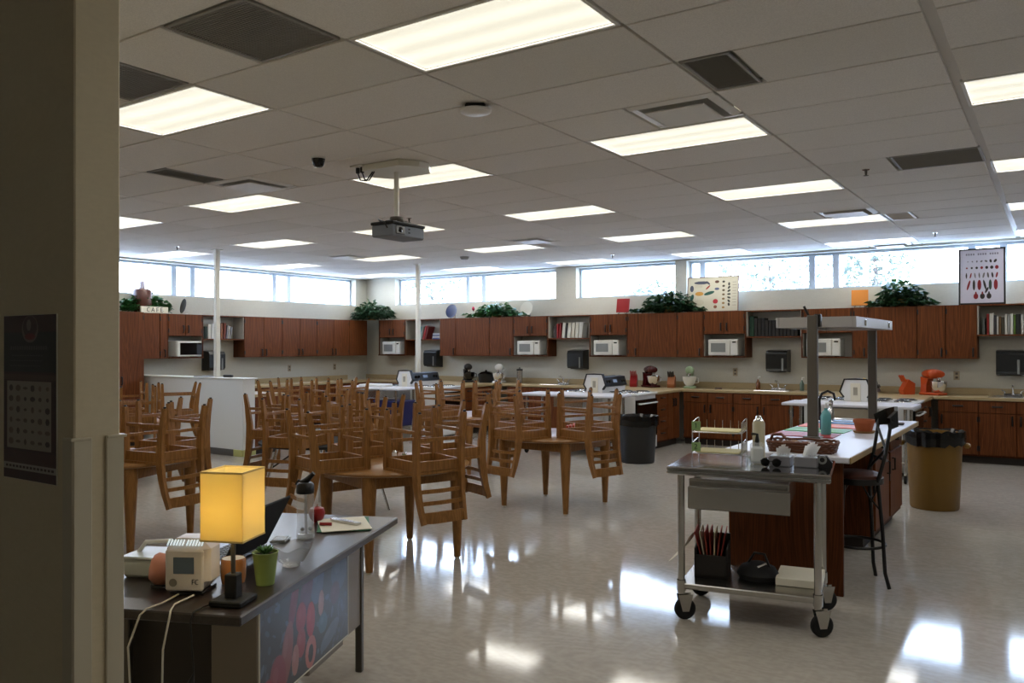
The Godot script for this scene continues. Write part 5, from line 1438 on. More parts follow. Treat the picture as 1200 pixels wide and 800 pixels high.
	for s in [-1, 1]:
		part(sg, "lens", MB.new().lathe([Vector2(0, -0.003), Vector2(0.024, -0.003), Vector2(0.026, 0), Vector2(0.024, 0.003), Vector2(0, 0.003)], 16, Vector3(s * 0.032, 0.028, 0), Basis(Vector3.RIGHT, PI / 2)).mesh(), M.black_gloss)
		part(sg, "temple", MB.new().tube([Vector3(s * 0.058, 0.036, 0), Vector3(s * 0.05, 0.03, -0.06), Vector3(s * 0.02, 0.006, -0.1)], 0.004, 5).mesh(), M.black)
	part(sg, "bridge", MB.new().tube([Vector3(-0.01, 0.032, 0), Vector3(0, 0.036, 0), Vector3(0.01, 0.032, 0)], 0.004, 5).mesh(), M.black)
	# lower shelf things
	var fy := 0.2185
	var fb := thing("file_box", "dark open file box full of folders on the steel table's lower shelf", "file box", on.call(-0.25, -0.04, fy), yw + 0.1)
	var fbm := MB.new()
	fbm.box(Vector3(0, 0.01, 0), Vector3(0.2, 0.02, 0.3)).box(Vector3(0, 0.11, -0.14), Vector3(0.2, 0.22, 0.012)).box(Vector3(-0.094, 0.09, 0), Vector3(0.012, 0.18, 0.3)).box(Vector3(0.094, 0.09, 0), Vector3(0.012, 0.18, 0.3)).box(Vector3(0, 0.07, 0.144), Vector3(0.2, 0.14, 0.012))
	part(fb, "box", fbm.mesh(), mat(Color(0.10, 0.07, 0.05), 0.7))
	for k in 7:
		solo("file_folder", bxm(Vector3(0.006, 0.25, 0.24), 0.001), mat([Color(0.55, 0.16, 0.12), Color(0.8, 0.76, 0.66), Color(0.6, 0.22, 0.16)][k % 3], 0.7), ["red folder", "cream folder", "rust folder"][k % 3] + " standing in the dark file box under the steel table", "folder", on.call(-0.32 + 0.022 * k, -0.03, fy + 0.15), yw + 0.1, "folders in the file box")
		get_child(get_child_count() - 1).rotation.z = 0.25 - 0.07 * k
	var mg := solo("open_magazine", MB.new().sheet().mesh(), M.paper, "curled cream booklet leaning out of the file box", "booklet", on.call(-0.41, 0.03, fy + 0.16), yw)
	mg.rotation.z = 0.9
	var bs := thing("black_bag", "black shoe-like bag with a shiny buckle on the lower shelf", "bag", on.call(0.03, 0.0, fy), yw)
	part(bs, "bag", MB.new().lathe([Vector2(0, 0), Vector2(0.11, 0), Vector2(0.13, 0.03), Vector2(0.1, 0.08), Vector2(0.04, 0.105), Vector2(0, 0.11)], 18, Vector3.ZERO, Basis(), 1.0, 0.7).mesh(), M.black_matte)
	part(bs, "strap", MB.new().tube([Vector3(-0.06, 0.09, 0.0), Vector3(-0.02, 0.16, 0.02), Vector3(0.04, 0.16, 0.03), Vector3(0.07, 0.08, 0.03)], 0.008, 6).mesh(), M.black)
	boxp(bs, "buckle", M.chrome, Vector3(0.03, 0.1, 0.07), Vector3(0.06, 0.014, 0.008), 0.003, Vector3(0, 0, 0.5))
	solo("paper_ream", bxm(Vector3(0.26, 0.045, 0.3), 0.003), M.paper, "stack of white paper on the steel table's lower shelf", "papers", on.call(0.27, -0.05, fy + 0.023), yw)
	# bar stool
	var bo := thing("bar_stool", "black bentwood-style metal bar stool with a brown seat at the island", "stool", Vector3(-1.18, 0, -6.07), 2.0)
	bo.scale = Vector3(0.85, 1.0, 0.85)
	part(bo, "seat", MB.new().lathe([Vector2(0, 0.7), Vector2(0.17, 0.7), Vector2(0.195, 0.72), Vector2(0.19, 0.75), Vector2(0.15, 0.765), Vector2(0, 0.762)], 28).mesh(), mat(Color(0.26, 0.12, 0.07), 0.5))
	part(bo, "seat_ring", MB.new().lathe([Vector2(0.19, 0.69), Vector2(0.205, 0.69), Vector2(0.205, 0.73), Vector2(0.19, 0.73)], 28).mesh(), M.black)
	for s in [[-1, -1], [1, -1], [1, 1], [-1, 1]]:
		part(bo, "leg", MB.new().tube([Vector3(s[0] * 0.13, 0.7, s[1] * 0.13), Vector3(s[0] * 0.155, 0.4, s[1] * 0.155), Vector3(s[0] * 0.17, 0.1, s[1] * 0.17), Vector3(s[0] * 0.195, 0.0, s[1] * 0.195)], 0.015, 8).mesh(), M.black)
	var rg: Array = []
	for s in 29:
		rg.append(Vector3(cos(TAU * s / 28) * 0.215, 0.27, sin(TAU * s / 28) * 0.215))
	part(bo, "foot_ring", MB.new().tube(rg, 0.01, 6, false).mesh(), M.black)
	for k in 4:
		var a := PI / 2 * k + PI / 4
		part(bo, "leg_brace", MB.new().tube([Vector3(cos(a) * 0.2, 0.52, sin(a) * 0.2), Vector3(cos(a + 0.5) * 0.17, 0.62, sin(a + 0.5) * 0.17), Vector3(cos(a + 0.75) * 0.16, 0.69, sin(a + 0.75) * 0.16)], 0.007, 6).mesh(), M.black)
	for s in [-1, 1]:
		part(bo, "back_post", MB.new().tube([Vector3(s * 0.16, 0.71, 0.12), Vector3(s * 0.165, 0.9, 0.18), Vector3(s * 0.17, 1.14, 0.225)], [0.016, 0.014, 0.014], 8).mesh(), M.black)
		part(bo, "cross_bar", MB.new().tube([Vector3(s * 0.16, 0.78, 0.145), Vector3(0, 0.92, 0.225), Vector3(-s * 0.165, 1.06, 0.21)], 0.011, 7).mesh(), M.black)
	var tl := MB.new()
	tl.bar([Vector3(-0.19, 1.11, 0.2), Vector3(-0.12, 1.14, 0.275), Vector3(0, 1.15, 0.305), Vector3(0.12, 1.14, 0.275), Vector3(0.19, 1.11, 0.2)], Vector3.UP, [0.08, 0.11, 0.13, 0.11, 0.08], 0.026)
	part(bo, "top_rail", tl.mesh(), M.black_gloss)
	part(bo, "lower_rail", MB.new().tube([Vector3(-0.165, 0.86, 0.165), Vector3(0, 0.84, 0.235), Vector3(0.165, 0.86, 0.165)], 0.011, 7).mesh(), M.black)


# ---------------------------------------------------------------- desk
const DU := Vector3(-0.39, 0, -0.921)
const DV := Vector3(-0.921, 0, 0.39)
const DO := Vector3(-2.25, 0, -1.75)
const DYAW := 0.4007


func dk(u: float, v: float, h: float) -> Vector3:
	return DO + DU * u + DV * v + Vector3(0, h, 0)


func build_desk() -> void:
	# local x = -DV (towards the room), local z = -DU (towards the entry)
	var o := thing("teacher_desk", "dark-topped teacher desk with beige steel panels and a food photograph", "desk", dk(0, 0, 0), DYAW)
	var L := 1.6
	var W := 0.82
	var top := mat(Color(0.20, 0.165, 0.15), 0.28)
	tri_tex(top, grain(Color(0.8, 0.78, 0.76), Color(1, 1, 1), 4, 0.5, 40), Vector3(2, 2, 0.6), false)
	boxp(o, "desktop", top, Vector3(-W / 2, 0.7325, -L / 2), Vector3(W, 0.035, L), 0.005)
	var be := mat(Color(0.50, 0.455, 0.40), 0.45)
	boxp(o, "modesty_panel", be, Vector3(-0.15, 0.475, -0.905), Vector3(0.02, 0.47, 1.05), 0.003)
	boxp(o, "near_end_panel", be, Vector3(-0.235, 0.38, -0.385), Vector3(0.19, 0.66, 0.025), 0.003)
	for s in [[-0.15, -1.44], [-0.7, -1.44], [-0.7, -0.39], [-0.165, -0.42]]:
		boxp(o, "leg", M.bracket, Vector3(s[0], 0.357, s[1]), Vector3(0.035, 0.714, 0.035), 0.004)
	boxp(o, "knee_panel", mat(Color(0.17, 0.14, 0.115), 0.6), Vector3(-0.575, 0.38, -0.44), Vector3(0.47, 0.66, 0.02), 0.003)  # dark colour paints in the shade under the desk end
	boxp(o, "drawer_pedestal", be, Vector3(-0.42, 0.42, -1.2), Vector3(0.4, 0.56, 0.4), 0.006)
	for k in 2:
		boxp(o, "drawer", be, Vector3(-0.42, 0.29 + 0.27 * k, -0.99), Vector3(0.37, 0.25, 0.02), 0.004)
	var im := Image.create(320, 140, false, Image.FORMAT_RGB8)
	im.fill(Color(0.12, 0.13, 0.16))
	rng.seed = 8
	for k in 150:
		var c := Color(0.16, 0.19, 0.25).lerp(Color(0.30, 0.34, 0.42), rng.randf())
		ell(im, rng.randf_range(0, 320), rng.randf_range(0, 140), rng.randf_range(2, 9), rng.randf_range(1, 5), c, rng.randf() * 3)
	for b in [[190, 25, 26, 34, Color(0.24, 0.29, 0.40), 0.2], [150, 30, 20, 36, Color(0.30, 0.12, 0.24), 0.5], [105, 35, 12, 40, Color(0.42, 0.10, 0.20), 0.4], [280, 34, 34, 28, Color(0.22, 0.28, 0.36), 0.0], [205, 62, 11, 18, Color(0.60, 0.45, 0.42), 0.1], [262, 62, 20, 16, Color(0.25, 0.12, 0.18), 0.0], [130, 62, 18, 20, Color(0.55, 0.12, 0.18), 0.0], [165, 74, 16, 24, Color(0.62, 0.12, 0.16), 0.0], [212, 92, 18, 14, Color(0.22, 0.33, 0.38), 0.0], [130, 95, 16, 20, Color(0.55, 0.20, 0.24), 0.0], [82, 95, 18, 40, Color(0.50, 0.26, 0.28), 0.3], [52, 118, 26, 30, Color(0.48, 0.18, 0.24), 0.0], [165, 118, 20, 22, Color(0.66, 0.36, 0.34), 0.2], [165, 120, 9, 12, Color(0.08, 0.08, 0.10), 0.2], [20, 132, 22, 24, Color(0.52, 0.14, 0.22), 0.0], [240, 116, 40, 12, Color(0.30, 0.35, 0.40), -0.3], [110, 112, 12, 20, Color(0.62, 0.42, 0.40), 0.1]]:
		ell(im, b[0], b[1], b[2], b[3], b[4], b[5])
		ell(im, b[0] - b[2] * 0.25, b[1] - b[3] * 0.25, b[2] * 0.35, b[3] * 0.35, b[4].lightened(0.08), b[5])
	var ph := boxp(o, "photo_sheet", M.paper, Vector3(-0.138, 0.475, -0.82), Vector3(0.004, 0.46, 0.88))
	var q := QuadMesh.new()
	q.size = Vector2(0.864, 0.444)
	part(ph, "photo_print", q, print_mat(im, 0.3), Vector3(0.0026, 0, 0), Vector3(0, PI / 2, 0))
	# lamp
	var H := 0.751
	var lp := thing("desk_lamp", "lit table lamp with a square yellow fabric shade and black base", "lamp", dk(0.13, 0.1, H), DYAW)
	boxp(lp, "base", M.black_matte, Vector3(0, 0.01, 0), Vector3(0.12, 0.02, 0.12), 0.004)
	boxp(lp, "socket_block", M.black_matte, Vector3(0, 0.06, 0), Vector3(0.045, 0.085, 0.045), 0.004)
	part(lp, "stem", MB.new().lathe([Vector2(0.008, 0.1), Vector2(0.008, 0.26)], 12).mesh(), M.bracket)
	var shm := mat(Color(0.93, 0.885, 0.69), 0.9)
	shm.backlight_enabled = true
	shm.backlight = Color(1.0, 0.925, 0.65)
	var s1 := MB.new()
	var hw := 0.0775
	for k in 4:
		var bb := Basis(Vector3.UP, PI / 2 * k)
		s1.box(bb * Vector3(0, 0.345, hw), Vector3(hw * 2, 0.235, 0.0016), 0.0, bb)
	var shd := part(lp, "lamp_shade", s1.mesh(), shm)
	for y in [0.229, 0.461]:
		var sr := MB.new()
		for k in 4:
			var bb := Basis(Vector3.UP, PI / 2 * k)
			sr.box(bb * Vector3(0, y, hw), Vector3(hw * 2 + 0.003, 0.006, 0.004), 0.0, bb)
		part(shd, "shade_wire", sr.mesh(), mat(Color(0.80, 0.70, 0.45), 0.7))
	var bm := mat(Color(1, 0.9, 0.7), 0.5)
	bm.emission_enabled = true
	bm.emission = Color(1.0, 0.93, 0.76)
	bm.emission_energy_multiplier = 6.0
	bm.resource_name = "lamp bulb"
	part(lp, "bulb", MB.new().sphere(Vector3(0, 0.33, 0), Vector3(0.03, 0.04, 0.03), 14).mesh(), bm)
	var ol := OmniLight3D.new()
	ol.name = "bulb_light"
	ol.position = Vector3(0, 0.33, 0)
	ol.light_energy = 0.024
	ol.light_size = 0.03
	ol.light_color = Color(1.0, 0.93, 0.76)
	ol.omni_range = 25.0
	ol.omni_attenuation = 2.0
	ol.shadow_enabled = true
	lp.add_child(ol)
	# white air purifier cube
	var hu: Node3D = thing("air_purifier", "white rounded-cube air purifier with a small screen and lit vents", "air purifier", dk(0.24, 0.32, H), DYAW + 0.12)
	boxp(hu, "housing", mat(Color(0.80, 0.76, 0.72), 0.35), Vector3(0, 0.085, 0), Vector3(0.135, 0.155, 0.12), 0.03)
	boxp(hu, "face_plate", mat(Color(0.80, 0.77, 0.74), 0.35), Vector3(0, 0.075, 0.058), Vector3(0.115, 0.12, 0.012), 0.005)
	boxp(hu, "display", mat(Color(0.30, 0.36, 0.42), 0.15), Vector3(0, 0.09, 0.065), Vector3(0.062, 0.048, 0.003), 0.001)
	part(hu, "badge", MB.new().lathe([Vector2(0, 0.002), Vector2(0.011, 0.002), Vector2(0.012, 0)], 16, Vector3(-0.032, 0.04, 0.065), Basis(Vector3.RIGHT, PI / 2)).mesh(), mat(Color(0.50, 0.47, 0.42), 0.5))
	text(hu, "FC", 0.02, 0.001, M.black, Vector3(0.034, 0.042, 0.065))
	var vm := mat(Color(0.9, 0.95, 1), 0.4)
	vm.emission_enabled = true
	vm.emission = Color(0.85, 0.95, 1.0)
	vm.emission_energy_multiplier = 0.7
	vm.resource_name = "light slot"
	for g in 2:
		for k in 6:
			boxp(hu, "light_slot", vm, Vector3(-0.052 + 0.058 * g + 0.009 * k, 0.154, 0.051), Vector3(0.0035, 0.002, 0.02), 0.0, Vector3(0.75, 0, 0))
	hu.scale = Vector3.ONE * 1.22
	boxp(hu, "stand", M.black, Vector3(0, 0.004, 0), Vector3(0.1, 0.008, 0.1), 0.002)
	var cw := mat(Color(0.80, 0.78, 0.72), 0.5)
	for k in 2:
		var pts: Array = [dk(0.16, 0.33 - 0.06 * k, H + 0.008), dk(0.06, 0.33 - 0.05 * k, H + 0.006), dk(0.0, 0.345 - 0.09 * k, H + 0.005), dk(-0.014, 0.36 - 0.11 * k, H - 0.012), dk(-0.02, 0.40 - 0.13 * k, H - 0.12), dk(-0.01, 0.40 - 0.12 * k, H - 0.25), dk(0.0, 0.38 - 0.14 * k, H - 0.33), dk(0.02, 0.42 - 0.12 * k, H - 0.5), dk(0.02, 0.42 - 0.12 * k, 0.006)]
		solo("power_cord", MB.new().tube(pts, 0.0035, 6).mesh(), cw, ["white cord hanging from the desk below the air purifier", "thin kinked white cord hanging beside the other white cord"][k], "cord")
	solo("lamp_cord", MB.new().tube([dk(0.19, 0.13, H + 0.005), dk(0.05, 0.17, H + 0.005), dk(0.0, 0.172, H + 0.004), dk(-0.012, 0.175, H - 0.02), dk(0.0, 0.17, H - 0.2), dk(0.0, 0.18, H - 0.23), dk(0.0, 0.19, H - 0.4), dk(0.02, 0.2, 0.006)], [0.003, 0.003, 0.003, 0.003, 0.003, 0.012, 0.003, 0.003], 6).mesh(), M.black, "black lamp cord with an inline switch hanging off the desk", "cord")
	var sl := thing("salt_lamp", "pinkish rough salt crystal lamp beside the air purifier", "salt lamp", dk(0.27, 0.47, H))
	rng.seed = 77
	var cr := MB.new().sphere(Vector3(0, 0.062, 0), Vector3(0.048, 0.062, 0.044), 12)
	for k in cr.V.size():
		var p: Vector3 = cr.V[k]
		cr.V[k] = p + Vector3(sin(p.y * 90.0 + p.z * 60.0), 0.3 * sin(p.x * 120.0), cos(p.x * 80.0 + p.y * 50.0)) * 0.005
	part(sl, "crystal", cr.mesh(), mat(Color(0.84, 0.57, 0.47), 0.7))
	part(sl, "base", MB.new().lathe([Vector2(0, 0), Vector2(0.04, 0), Vector2(0.038, 0.01), Vector2(0, 0.01)], 16).mesh(), M.black)
	var tb := thing("storage_tub", "clear plastic tub with a curved handle behind the salt crystal", "tub", dk(0.42, 0.58, H), DYAW)
	boxp(tb, "tub", mat(Color(0.72, 0.73, 0.69), 0.3), Vector3(0, 0.035, 0), Vector3(0.22, 0.07, 0.16), 0.012)
	boxp(tb, "lid", mat(Color(0.74, 0.76, 0.74), 0.3), Vector3(0, 0.076, 0), Vector3(0.23, 0.012, 0.17), 0.004)
	part(tb, "handle", MB.new().tube([Vector3(-0.09, 0.08, 0), Vector3(-0.06, 0.12, 0), Vector3(0.05, 0.13, 0), Vector3(0.09, 0.08, 0)], 0.009, 8).mesh(), M.white)
	var jr := thing("candle_jar", "amber glass candle jar with pale wax behind the lamp", "candle", dk(0.36, 0.23, H))
	part(jr, "jar", MB.new().lathe([Vector2(0, 0), Vector2(0.042, 0), Vector2(0.046, 0.02), Vector2(0.046, 0.085), Vector2(0.042, 0.092)], 20).mesh(), mat(Color(0.68, 0.45, 0.26), 0.2))
	part(jr, "wax", MB.new().lathe([Vector2(0.042, 0.09), Vector2(0.0, 0.094)], 20).mesh(), mat(Color(0.85, 0.80, 0.70), 0.5))
	var cu := thing("plant_cup", "lime green paper cup with a small succulent beside the glass bowl", "plant", dk(0.36, 0.1, H))
	part(cu, "cup", MB.new().lathe([Vector2(0, 0), Vector2(0.028, 0), Vector2(0.04, 0.1), Vector2(0.042, 0.102), Vector2(0.038, 0.102), Vector2(0.036, 0.09), Vector2(0, 0.09)], 24).mesh(), mat(Color(0.54, 0.62, 0.35), 0.5))
	part(cu, "soil", MB.new().lathe([Vector2(0.037, 0.092), Vector2(0, 0.098)], 16).mesh(), mat(Color(0.10, 0.09, 0.06), 0.9))
	cu.scale = Vector3.ONE * 1.18
	var su := MB.new()
	for k in 22:
		var a := k * 2.4
		var d := Vector3(cos(a), 0.55 + 0.03 * k, sin(a)).normalized()
		su.bar([Vector3(0, 0.09, 0), Vector3(0, 0.095, 0) + d * 0.016, Vector3(0, 0.095, 0) + d * 0.034], Vector3(-sin(a), 0, cos(a)), [0.006, 0.009, 0.002], [0.004, 0.005, 0.002])
	part(cu, "succulent", su.mesh(), M.leaf_light)
	var gb := thing("glass_bowl", "wavy-rimmed clear glass bowl on the desk", "bowl", dk(0.62, 0.12, H))
	var bw := MB.new()
	for k in 28:
		for r in 4:
			var pt := func(i: int, row: int) -> Vector3:
				var a := TAU * i / 28
				var rr: float = [0.03, 0.05, 0.066, 0.078, 0.084][row]
				var y: float = [0.006, 0.02, 0.045, 0.068, 0.08][row]
				return Vector3(cos(a) * rr * (1.0 + 0.05 * sin(a * 5.0) * row / 4.0), y + 0.009 * sin(a * 5.0) * row / 4.0, sin(a) * rr)
			bw.flat(pt.call(k, r), pt.call(k + 1, r), pt.call(k + 1, r + 1), pt.call(k, r + 1), Vector3(cos(TAU * k / 28), -0.3, sin(TAU * k / 28)))
	var bowlm := mat(Color(0.62, 0.64, 0.64, 0.38), 0.05)
	bowlm.transparency = BaseMaterial3D.TRANSPARENCY_ALPHA
	part(gb, "bowl", bw.mesh(), bowlm)
	part(gb, "foot", MB.new().lathe([Vector2(0, 0), Vector2(0.036, 0), Vector2(0.034, 0.008), Vector2(0, 0.008)], 20).mesh(), bowlm)
	# laptop
	var lt := thing("laptop", "open black laptop with its screen tilted towards the room", "laptop", dk(0.69, 0.49, H), DYAW - PI / 2)
	boxp(lt, "keyboard_deck", mat(Color(0.52, 0.54, 0.57), 0.35, 0.6), Vector3(0, 0.01, 0), Vector3(0.36, 0.016, 0.25), 0.004)
	for r in 5:
		var ky := MB.new()
		for k in 13:
			ky.box(Vector3(-0.138 + 0.023 * k, 0.0195, -0.07 + 0.022 * r), Vector3(0.018, 0.003, 0.017), 0.001)
		var kr := part(lt, "key_row", ky.mesh(), M.black)
		kr.set_meta("kind", "stuff")
	var ls := boxp(lt, "screen_lid", M.black_matte, Vector3(0, 0.128, -0.185), Vector3(0.36, 0.245, 0.01), 0.004, Vector3(-0.5, 0, 0))
	boxp(ls, "screen", M.black_gloss, Vector3(0, 0, 0.0055), Vector3(0.335, 0.21, 0.002))
	var gd := thing("phone", "small dark phone with a pale bezel beside the laptop", "phone", dk(1.0, 0.36, H), DYAW + 0.2)
	boxp(gd, "body", M.screen_grey, Vector3(0, 0.006, 0), Vector3(0.07, 0.012, 0.1), 0.003, Vector3(0, 0, 0))
	boxp(gd, "screen", mat(Color(0.20, 0.24, 0.24), 0.1), Vector3(0, 0.0125, 0), Vector3(0.058, 0.002, 0.08))
	solo("charger_cable", MB.new().tube([dk(0.92, 0.40, H + 0.006), dk(0.9, 0.46, H + 0.02), dk(0.82, 0.44, H + 0.012), dk(0.78, 0.40, H + 0.01), dk(0.74, 0.45, H + 0.006)], 0.005, 6).mesh(), M.black, "looped black cable between the phone and the laptop", "cable")
	# bottle
	var wb := thing("water_bottle", "clear water bottle with a black flip straw lid on the desk", "bottle", dk(1.07, 0.27, H))
	part(wb, "bottle", MB.new().lathe([Vector2(0, 0.0), Vector2(0.036, 0.0), Vector2(0.038, 0.01), Vector2(0.038, 0.03), Vector2(0.035, 0.06), Vector2(0.036, 0.19), Vector2(0.033, 0.2)], 24).mesh(), M.clear)
	part(wb, "bottle_base", MB.new().lathe([Vector2(0, 0.004), Vector2(0.034, 0.004), Vector2(0.03, 0.018), Vector2(0, 0.022)], 20).mesh(), bowlm)
	wb.scale = Vector3.ONE * 1.1
	part(wb, "straw", MB.new().tube([Vector3(0.006, 0.02, 0), Vector3(0.0, 0.2, 0)], 0.006, 8).mesh(), bowlm)
	part(wb, "lid", MB.new().lathe([Vector2(0.036, 0.19), Vector2(0.038, 0.195), Vector2(0.037, 0.225), Vector2(0.028, 0.235), Vector2(0, 0.237)], 24).mesh(), M.black)
	part(wb, "spout", MB.new().tube([Vector3(-0.02, 0.232, 0), Vector3(0.012, 0.25, -0.005), Vector3(0.036, 0.275, -0.015)], [0.012, 0.013, 0.009], 8).mesh(), M.black)
	part(wb, "carry_loop", MB.new().tube([Vector3(-0.025, 0.22, 0.01), Vector3(-0.045, 0.225, 0.01), Vector3(-0.04, 0.24, 0.0), Vector3(-0.015, 0.235, 0)], 0.006, 6).mesh(), M.black)
	# papers and small things
	solo("paper_sheet", bxm(Vector3(0.24, 0.004, 0.30), 0.001), M.paper, "cream paper sheet lying at the far corner of the desk", "paper", dk(1.36, 0.2, H + 0.006), DYAW + 0.5)
	solo("green_folder", bxm(Vector3(0.25, 0.004, 0.31), 0.001), mat(Color(0.16, 0.42, 0.30), 0.6), "green folder under the cream paper on the desk", "folder", dk(1.37, 0.205, H + 0.002), DYAW + 0.38)
	solo("silver_ruler", bxm(Vector3(0.035, 0.012, 0.2), 0.003), M.chrome, "shiny wrapped strip lying on the cream paper", "ruler", dk(1.38, 0.2, H + 0.015), DYAW + 1.1)
	var pn := solo("red_marker", MB.new().tube([Vector3(-0.03, 0, 0), Vector3(0.03, 0, 0)], 0.008, 8).mesh(), M.red, "short red marker on the cream paper beside the bottle", "marker", dk(1.3, 0.27, H + 0.017), 0.5)
	var ap := thing("red_apple", "red apple sitting behind the water bottle", "apple", dk(1.42, 0.37, H))
	part(ap, "fruit", MB.new().lathe([Vector2(0, 0.008), Vector2(0.018, 0.0), Vector2(0.036, 0.02), Vector2(0.042, 0.045), Vector2(0.034, 0.068), Vector2(0.014, 0.074), Vector2(0, 0.066)], 20).mesh(), M.red)
	part(ap, "stem", MB.new().tube([Vector3(0, 0.066, 0), Vector3(0.005, 0.088, 0)], 0.002, 5).mesh(), M.terra)
	for k in 2:
		solo("blueberry_bead", MB.new().sphere(Vector3(0, 0.01, 0), Vector3(0.01, 0.01, 0.01), 8).mesh(), mat(Color(0.06, 0.08, 0.16), 0.4), "small dark blue bead lying beside the water bottle", "bead", dk(1.2 + 0.02 * k, 0.345 - 0.03 * k, H), 0.0, "beads beside the water bottle")
	# notice on the entry partition
	var ip := Image.create(180, 290, false, Image.FORMAT_RGB8)
	ip.fill(Color(0.20, 0.06, 0.06))
	ip.fill_rect(Rect2i(0, 30, 180, 70), Color(0.06, 0.05, 0.06))
	ell(ip, 92, 24, 28, 24, Color(0.42, 0.36, 0.34))
	ell(ip, 92, 20, 24, 19, Color(0.22, 0.10, 0.10))
	ell(ip, 88, 17, 8, 10, Color(0.45, 0.40, 0.38))
	ell(ip, 92, 37, 18, 6, Color(0.40, 0.06, 0.07))
	for k in 16:
		ip.fill_rect(Rect2i(24 + k * 8, 54, 6, 7), Color(0.28, 0.27, 0.28))
	for r in 3:
		for k in 12:
			ip.fill_rect(Rect2i(30 + k * 9 - r * 4, 70 + r * 9, 7, 2), Color(0.26, 0.25, 0.26))
	ip.fill_rect(Rect2i(0, 104, 180, 10), Color(0.30, 0.20, 0.16))
	ip.fill_rect(Rect2i(12, 116, 152, 120), Color(0.58, 0.54, 0.48))
	rng.seed = 5
	for r in 6:
		for k in 6:
			ell(ip, 26 + k * 25, 128 + r * 19, rng.randf_range(4, 9), rng.randf_range(2, 6), Color(0.22, 0.18, 0.17).lerp(Color(0.45, 0.36, 0.33), rng.randf()))
	ip.fill_rect(Rect2i(0, 240, 180, 22), Color(0.26, 0.12, 0.10))
	ip.fill_rect(Rect2i(0, 262, 180, 12), Color(0.60, 0.57, 0.54))
	for k in 14:
		ip.fill_rect(Rect2i(8 + k * 12, 266, 8, 4), Color(0.2, 0.12, 0.12))
	var nt := thing("notice_poster", "dark maroon notice poster with a round emblem and logo grid", "poster", Vector3(-2.375, 1.5, -1.1455))
	boxp(nt, "sheet", M.paper, Vector3.ZERO, Vector3(0.29, 0.46, 0.003))
	var nq := QuadMesh.new()
	nq.size = Vector2(0.288, 0.458)
	part(nt, "print", nq, print_mat(ip, 0.45), Vector3(0, 0, 0.002))


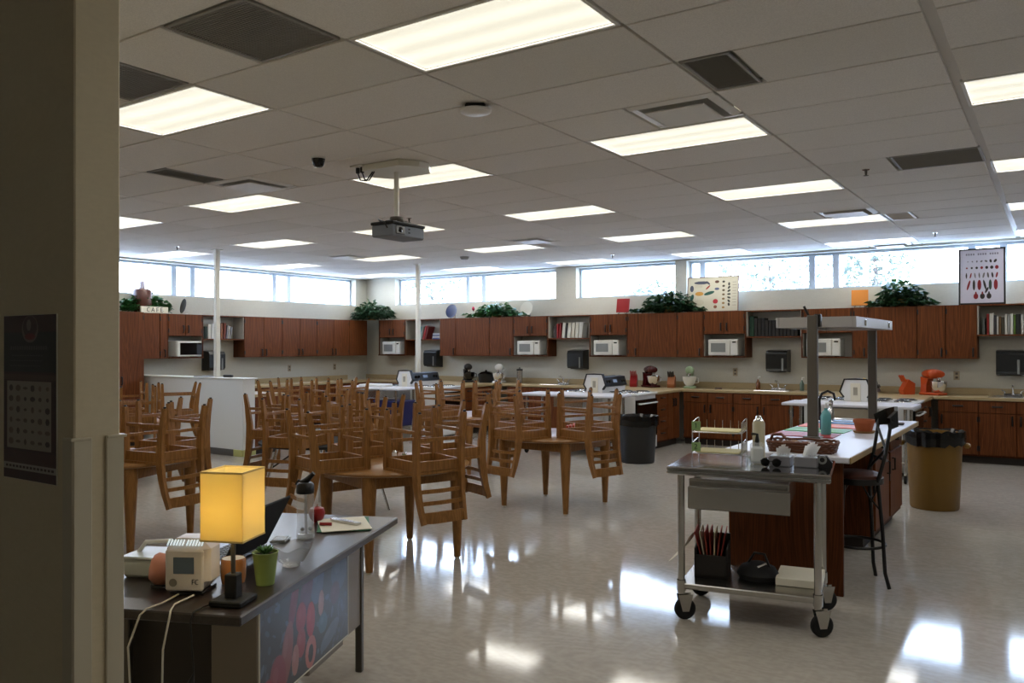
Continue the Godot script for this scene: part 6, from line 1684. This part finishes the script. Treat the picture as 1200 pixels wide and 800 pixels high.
# ---------------------------------------------------------------- outdoors
func build_outdoors() -> void:
	var tm := mat(Color(0.33, 0.39, 0.36), 0.9)
	tm.backlight_enabled = true
	tm.backlight = Color(0.1, 0.12, 0.08)
	var tk := mat(Color(0.28, 0.26, 0.24), 0.9)
	var n := 0
	for a in [[-9.6, -33.0, 7.6, 2.3, "tall loose tree outside seen beside the spice chart"], [-6.2, -36.0, 7.6, 1.5, "slim tree outside seen above the dark binders"], [-15.0, -34.0, 4.7, 2.2, "low tree outside behind the window between the piers"], [-27.0, -33.0, 6.6, 2.0, "tree outside behind the window by the service pole"]]:
		rng.seed = 100 + n
		n += 1
		var o := thing("tree", a[4], "tree", Vector3(a[0], -0.3, a[1]), 0.0, "")
		part(o, "trunk", MB.new().tube([Vector3(0, 0, 0), Vector3(0.1, a[2] * 0.4, 0), Vector3(-0.1, a[2] * 0.85, 0.1)], [0.2, 0.14, 0.04], 8).mesh(), tk)
		var f := MB.new()
		for k in 2600:
			var e := acos(rng.randf_range(-1.0, 1.0))
			var an := rng.randf() * TAU
			var q := pow(rng.randf(), 0.5)
			var p := Vector3(cos(an) * sin(e) * a[3], a[2] * 0.66 + cos(e) * a[2] * 0.36, sin(an) * sin(e) * a[3]) * Vector3(q, 1, q)
			var d := Vector3(rng.randf_range(-1, 1), rng.randf_range(-1, 0.4), rng.randf_range(-1, 1)).normalized()
			var s := d.cross(Vector3(rng.randf(), 1, rng.randf())).normalized()
			var Lf := rng.randf_range(0.2, 0.36)
			f.flat(p, p + d * Lf * 0.5 + s * Lf * 0.3, p + d * Lf, p + d * Lf * 0.5 - s * Lf * 0.3, Vector3.UP)
		var fo := part(o, "foliage", f.mesh(), tm)
		fo.set_meta("kind", "stuff")
	for a in [[-5.5, -30.0, "light pole outside seen behind the long clerestory window"], [-2.6, -30.0, "light pole outside seen beside the pepper chart"]]:
		var o := thing("light_pole", a[2], "pole", Vector3(a[0], -0.3, a[1]))
		part(o, "shaft", MB.new().tube([Vector3(0, 0, 0), Vector3(0, 8.5, 0)], [0.1, 0.07], 8).mesh(), M.frame_alu)
		boxp(o, "lamp_head", M.frame_alu, Vector3(0.4, 8.5, 0), Vector3(0.9, 0.12, 0.3), 0.03)


# ---------------------------------------------------------------- scene
const LAMP_ENERGY := 1.0


func _ready() -> void:
	var cam := Camera3D.new()
	cam.name = "camera"
	cam.position = Vector3(0, EYE, 0)
	cam.rotation = Vector3(0.0055, 0.5895, -0.0026)
	cam.fov = rad_to_deg(2.0 * atan(400.0 / 960.0))
	cam.near = 0.05
	cam.far = 300.0
	add_child(cam)
	cam.current = true
	var env := Environment.new()
	env.background_mode = Environment.BG_SKY
	var sm := ProceduralSkyMaterial.new()
	sm.sky_top_color = Color(0.66, 0.78, 0.95)
	sm.sky_horizon_color = Color(0.93, 0.96, 1.0)
	sm.ground_horizon_color = Color(0.75, 0.74, 0.72)
	sm.ground_bottom_color = Color(0.5, 0.48, 0.45)
	sm.sky_energy_multiplier = 1.0
	var sky := Sky.new()
	sky.sky_material = sm
	env.sky = sky
	env.background_energy_multiplier = 20.0
	env.ambient_light_source = Environment.AMBIENT_SOURCE_SKY
	env.tonemap_mode = Environment.TONE_MAPPER_LINEAR
	env.tonemap_exposure = 1.05
	env.sdfgi_enabled = true
	env.ssao_enabled = true
	env.ssil_enabled = true
	var we := WorldEnvironment.new()
	we.name = "environment"
	we.environment = env
	add_child(we)
	var sun := DirectionalLight3D.new()
	sun.name = "sun"
	sun.transform = Transform3D(Basis.looking_at(Vector3(-0.4, -0.5, -0.77).normalized()), Vector3(0, 20, 10))
	sun.light_energy = 24.0
	sun.light_color = Color(1.0, 0.985, 0.96)
	sun.light_angular_distance = 0.6
	sun.shadow_enabled = true
	sun.sky_mode = DirectionalLight3D.SKY_MODE_LIGHT_ONLY
	add_child(sun)
	materials()
	build_room()
	build_ceiling()
	build_projector()
	build_kitchens()
	build_tables()
	build_island()
	build_desk()
	build_outdoors()
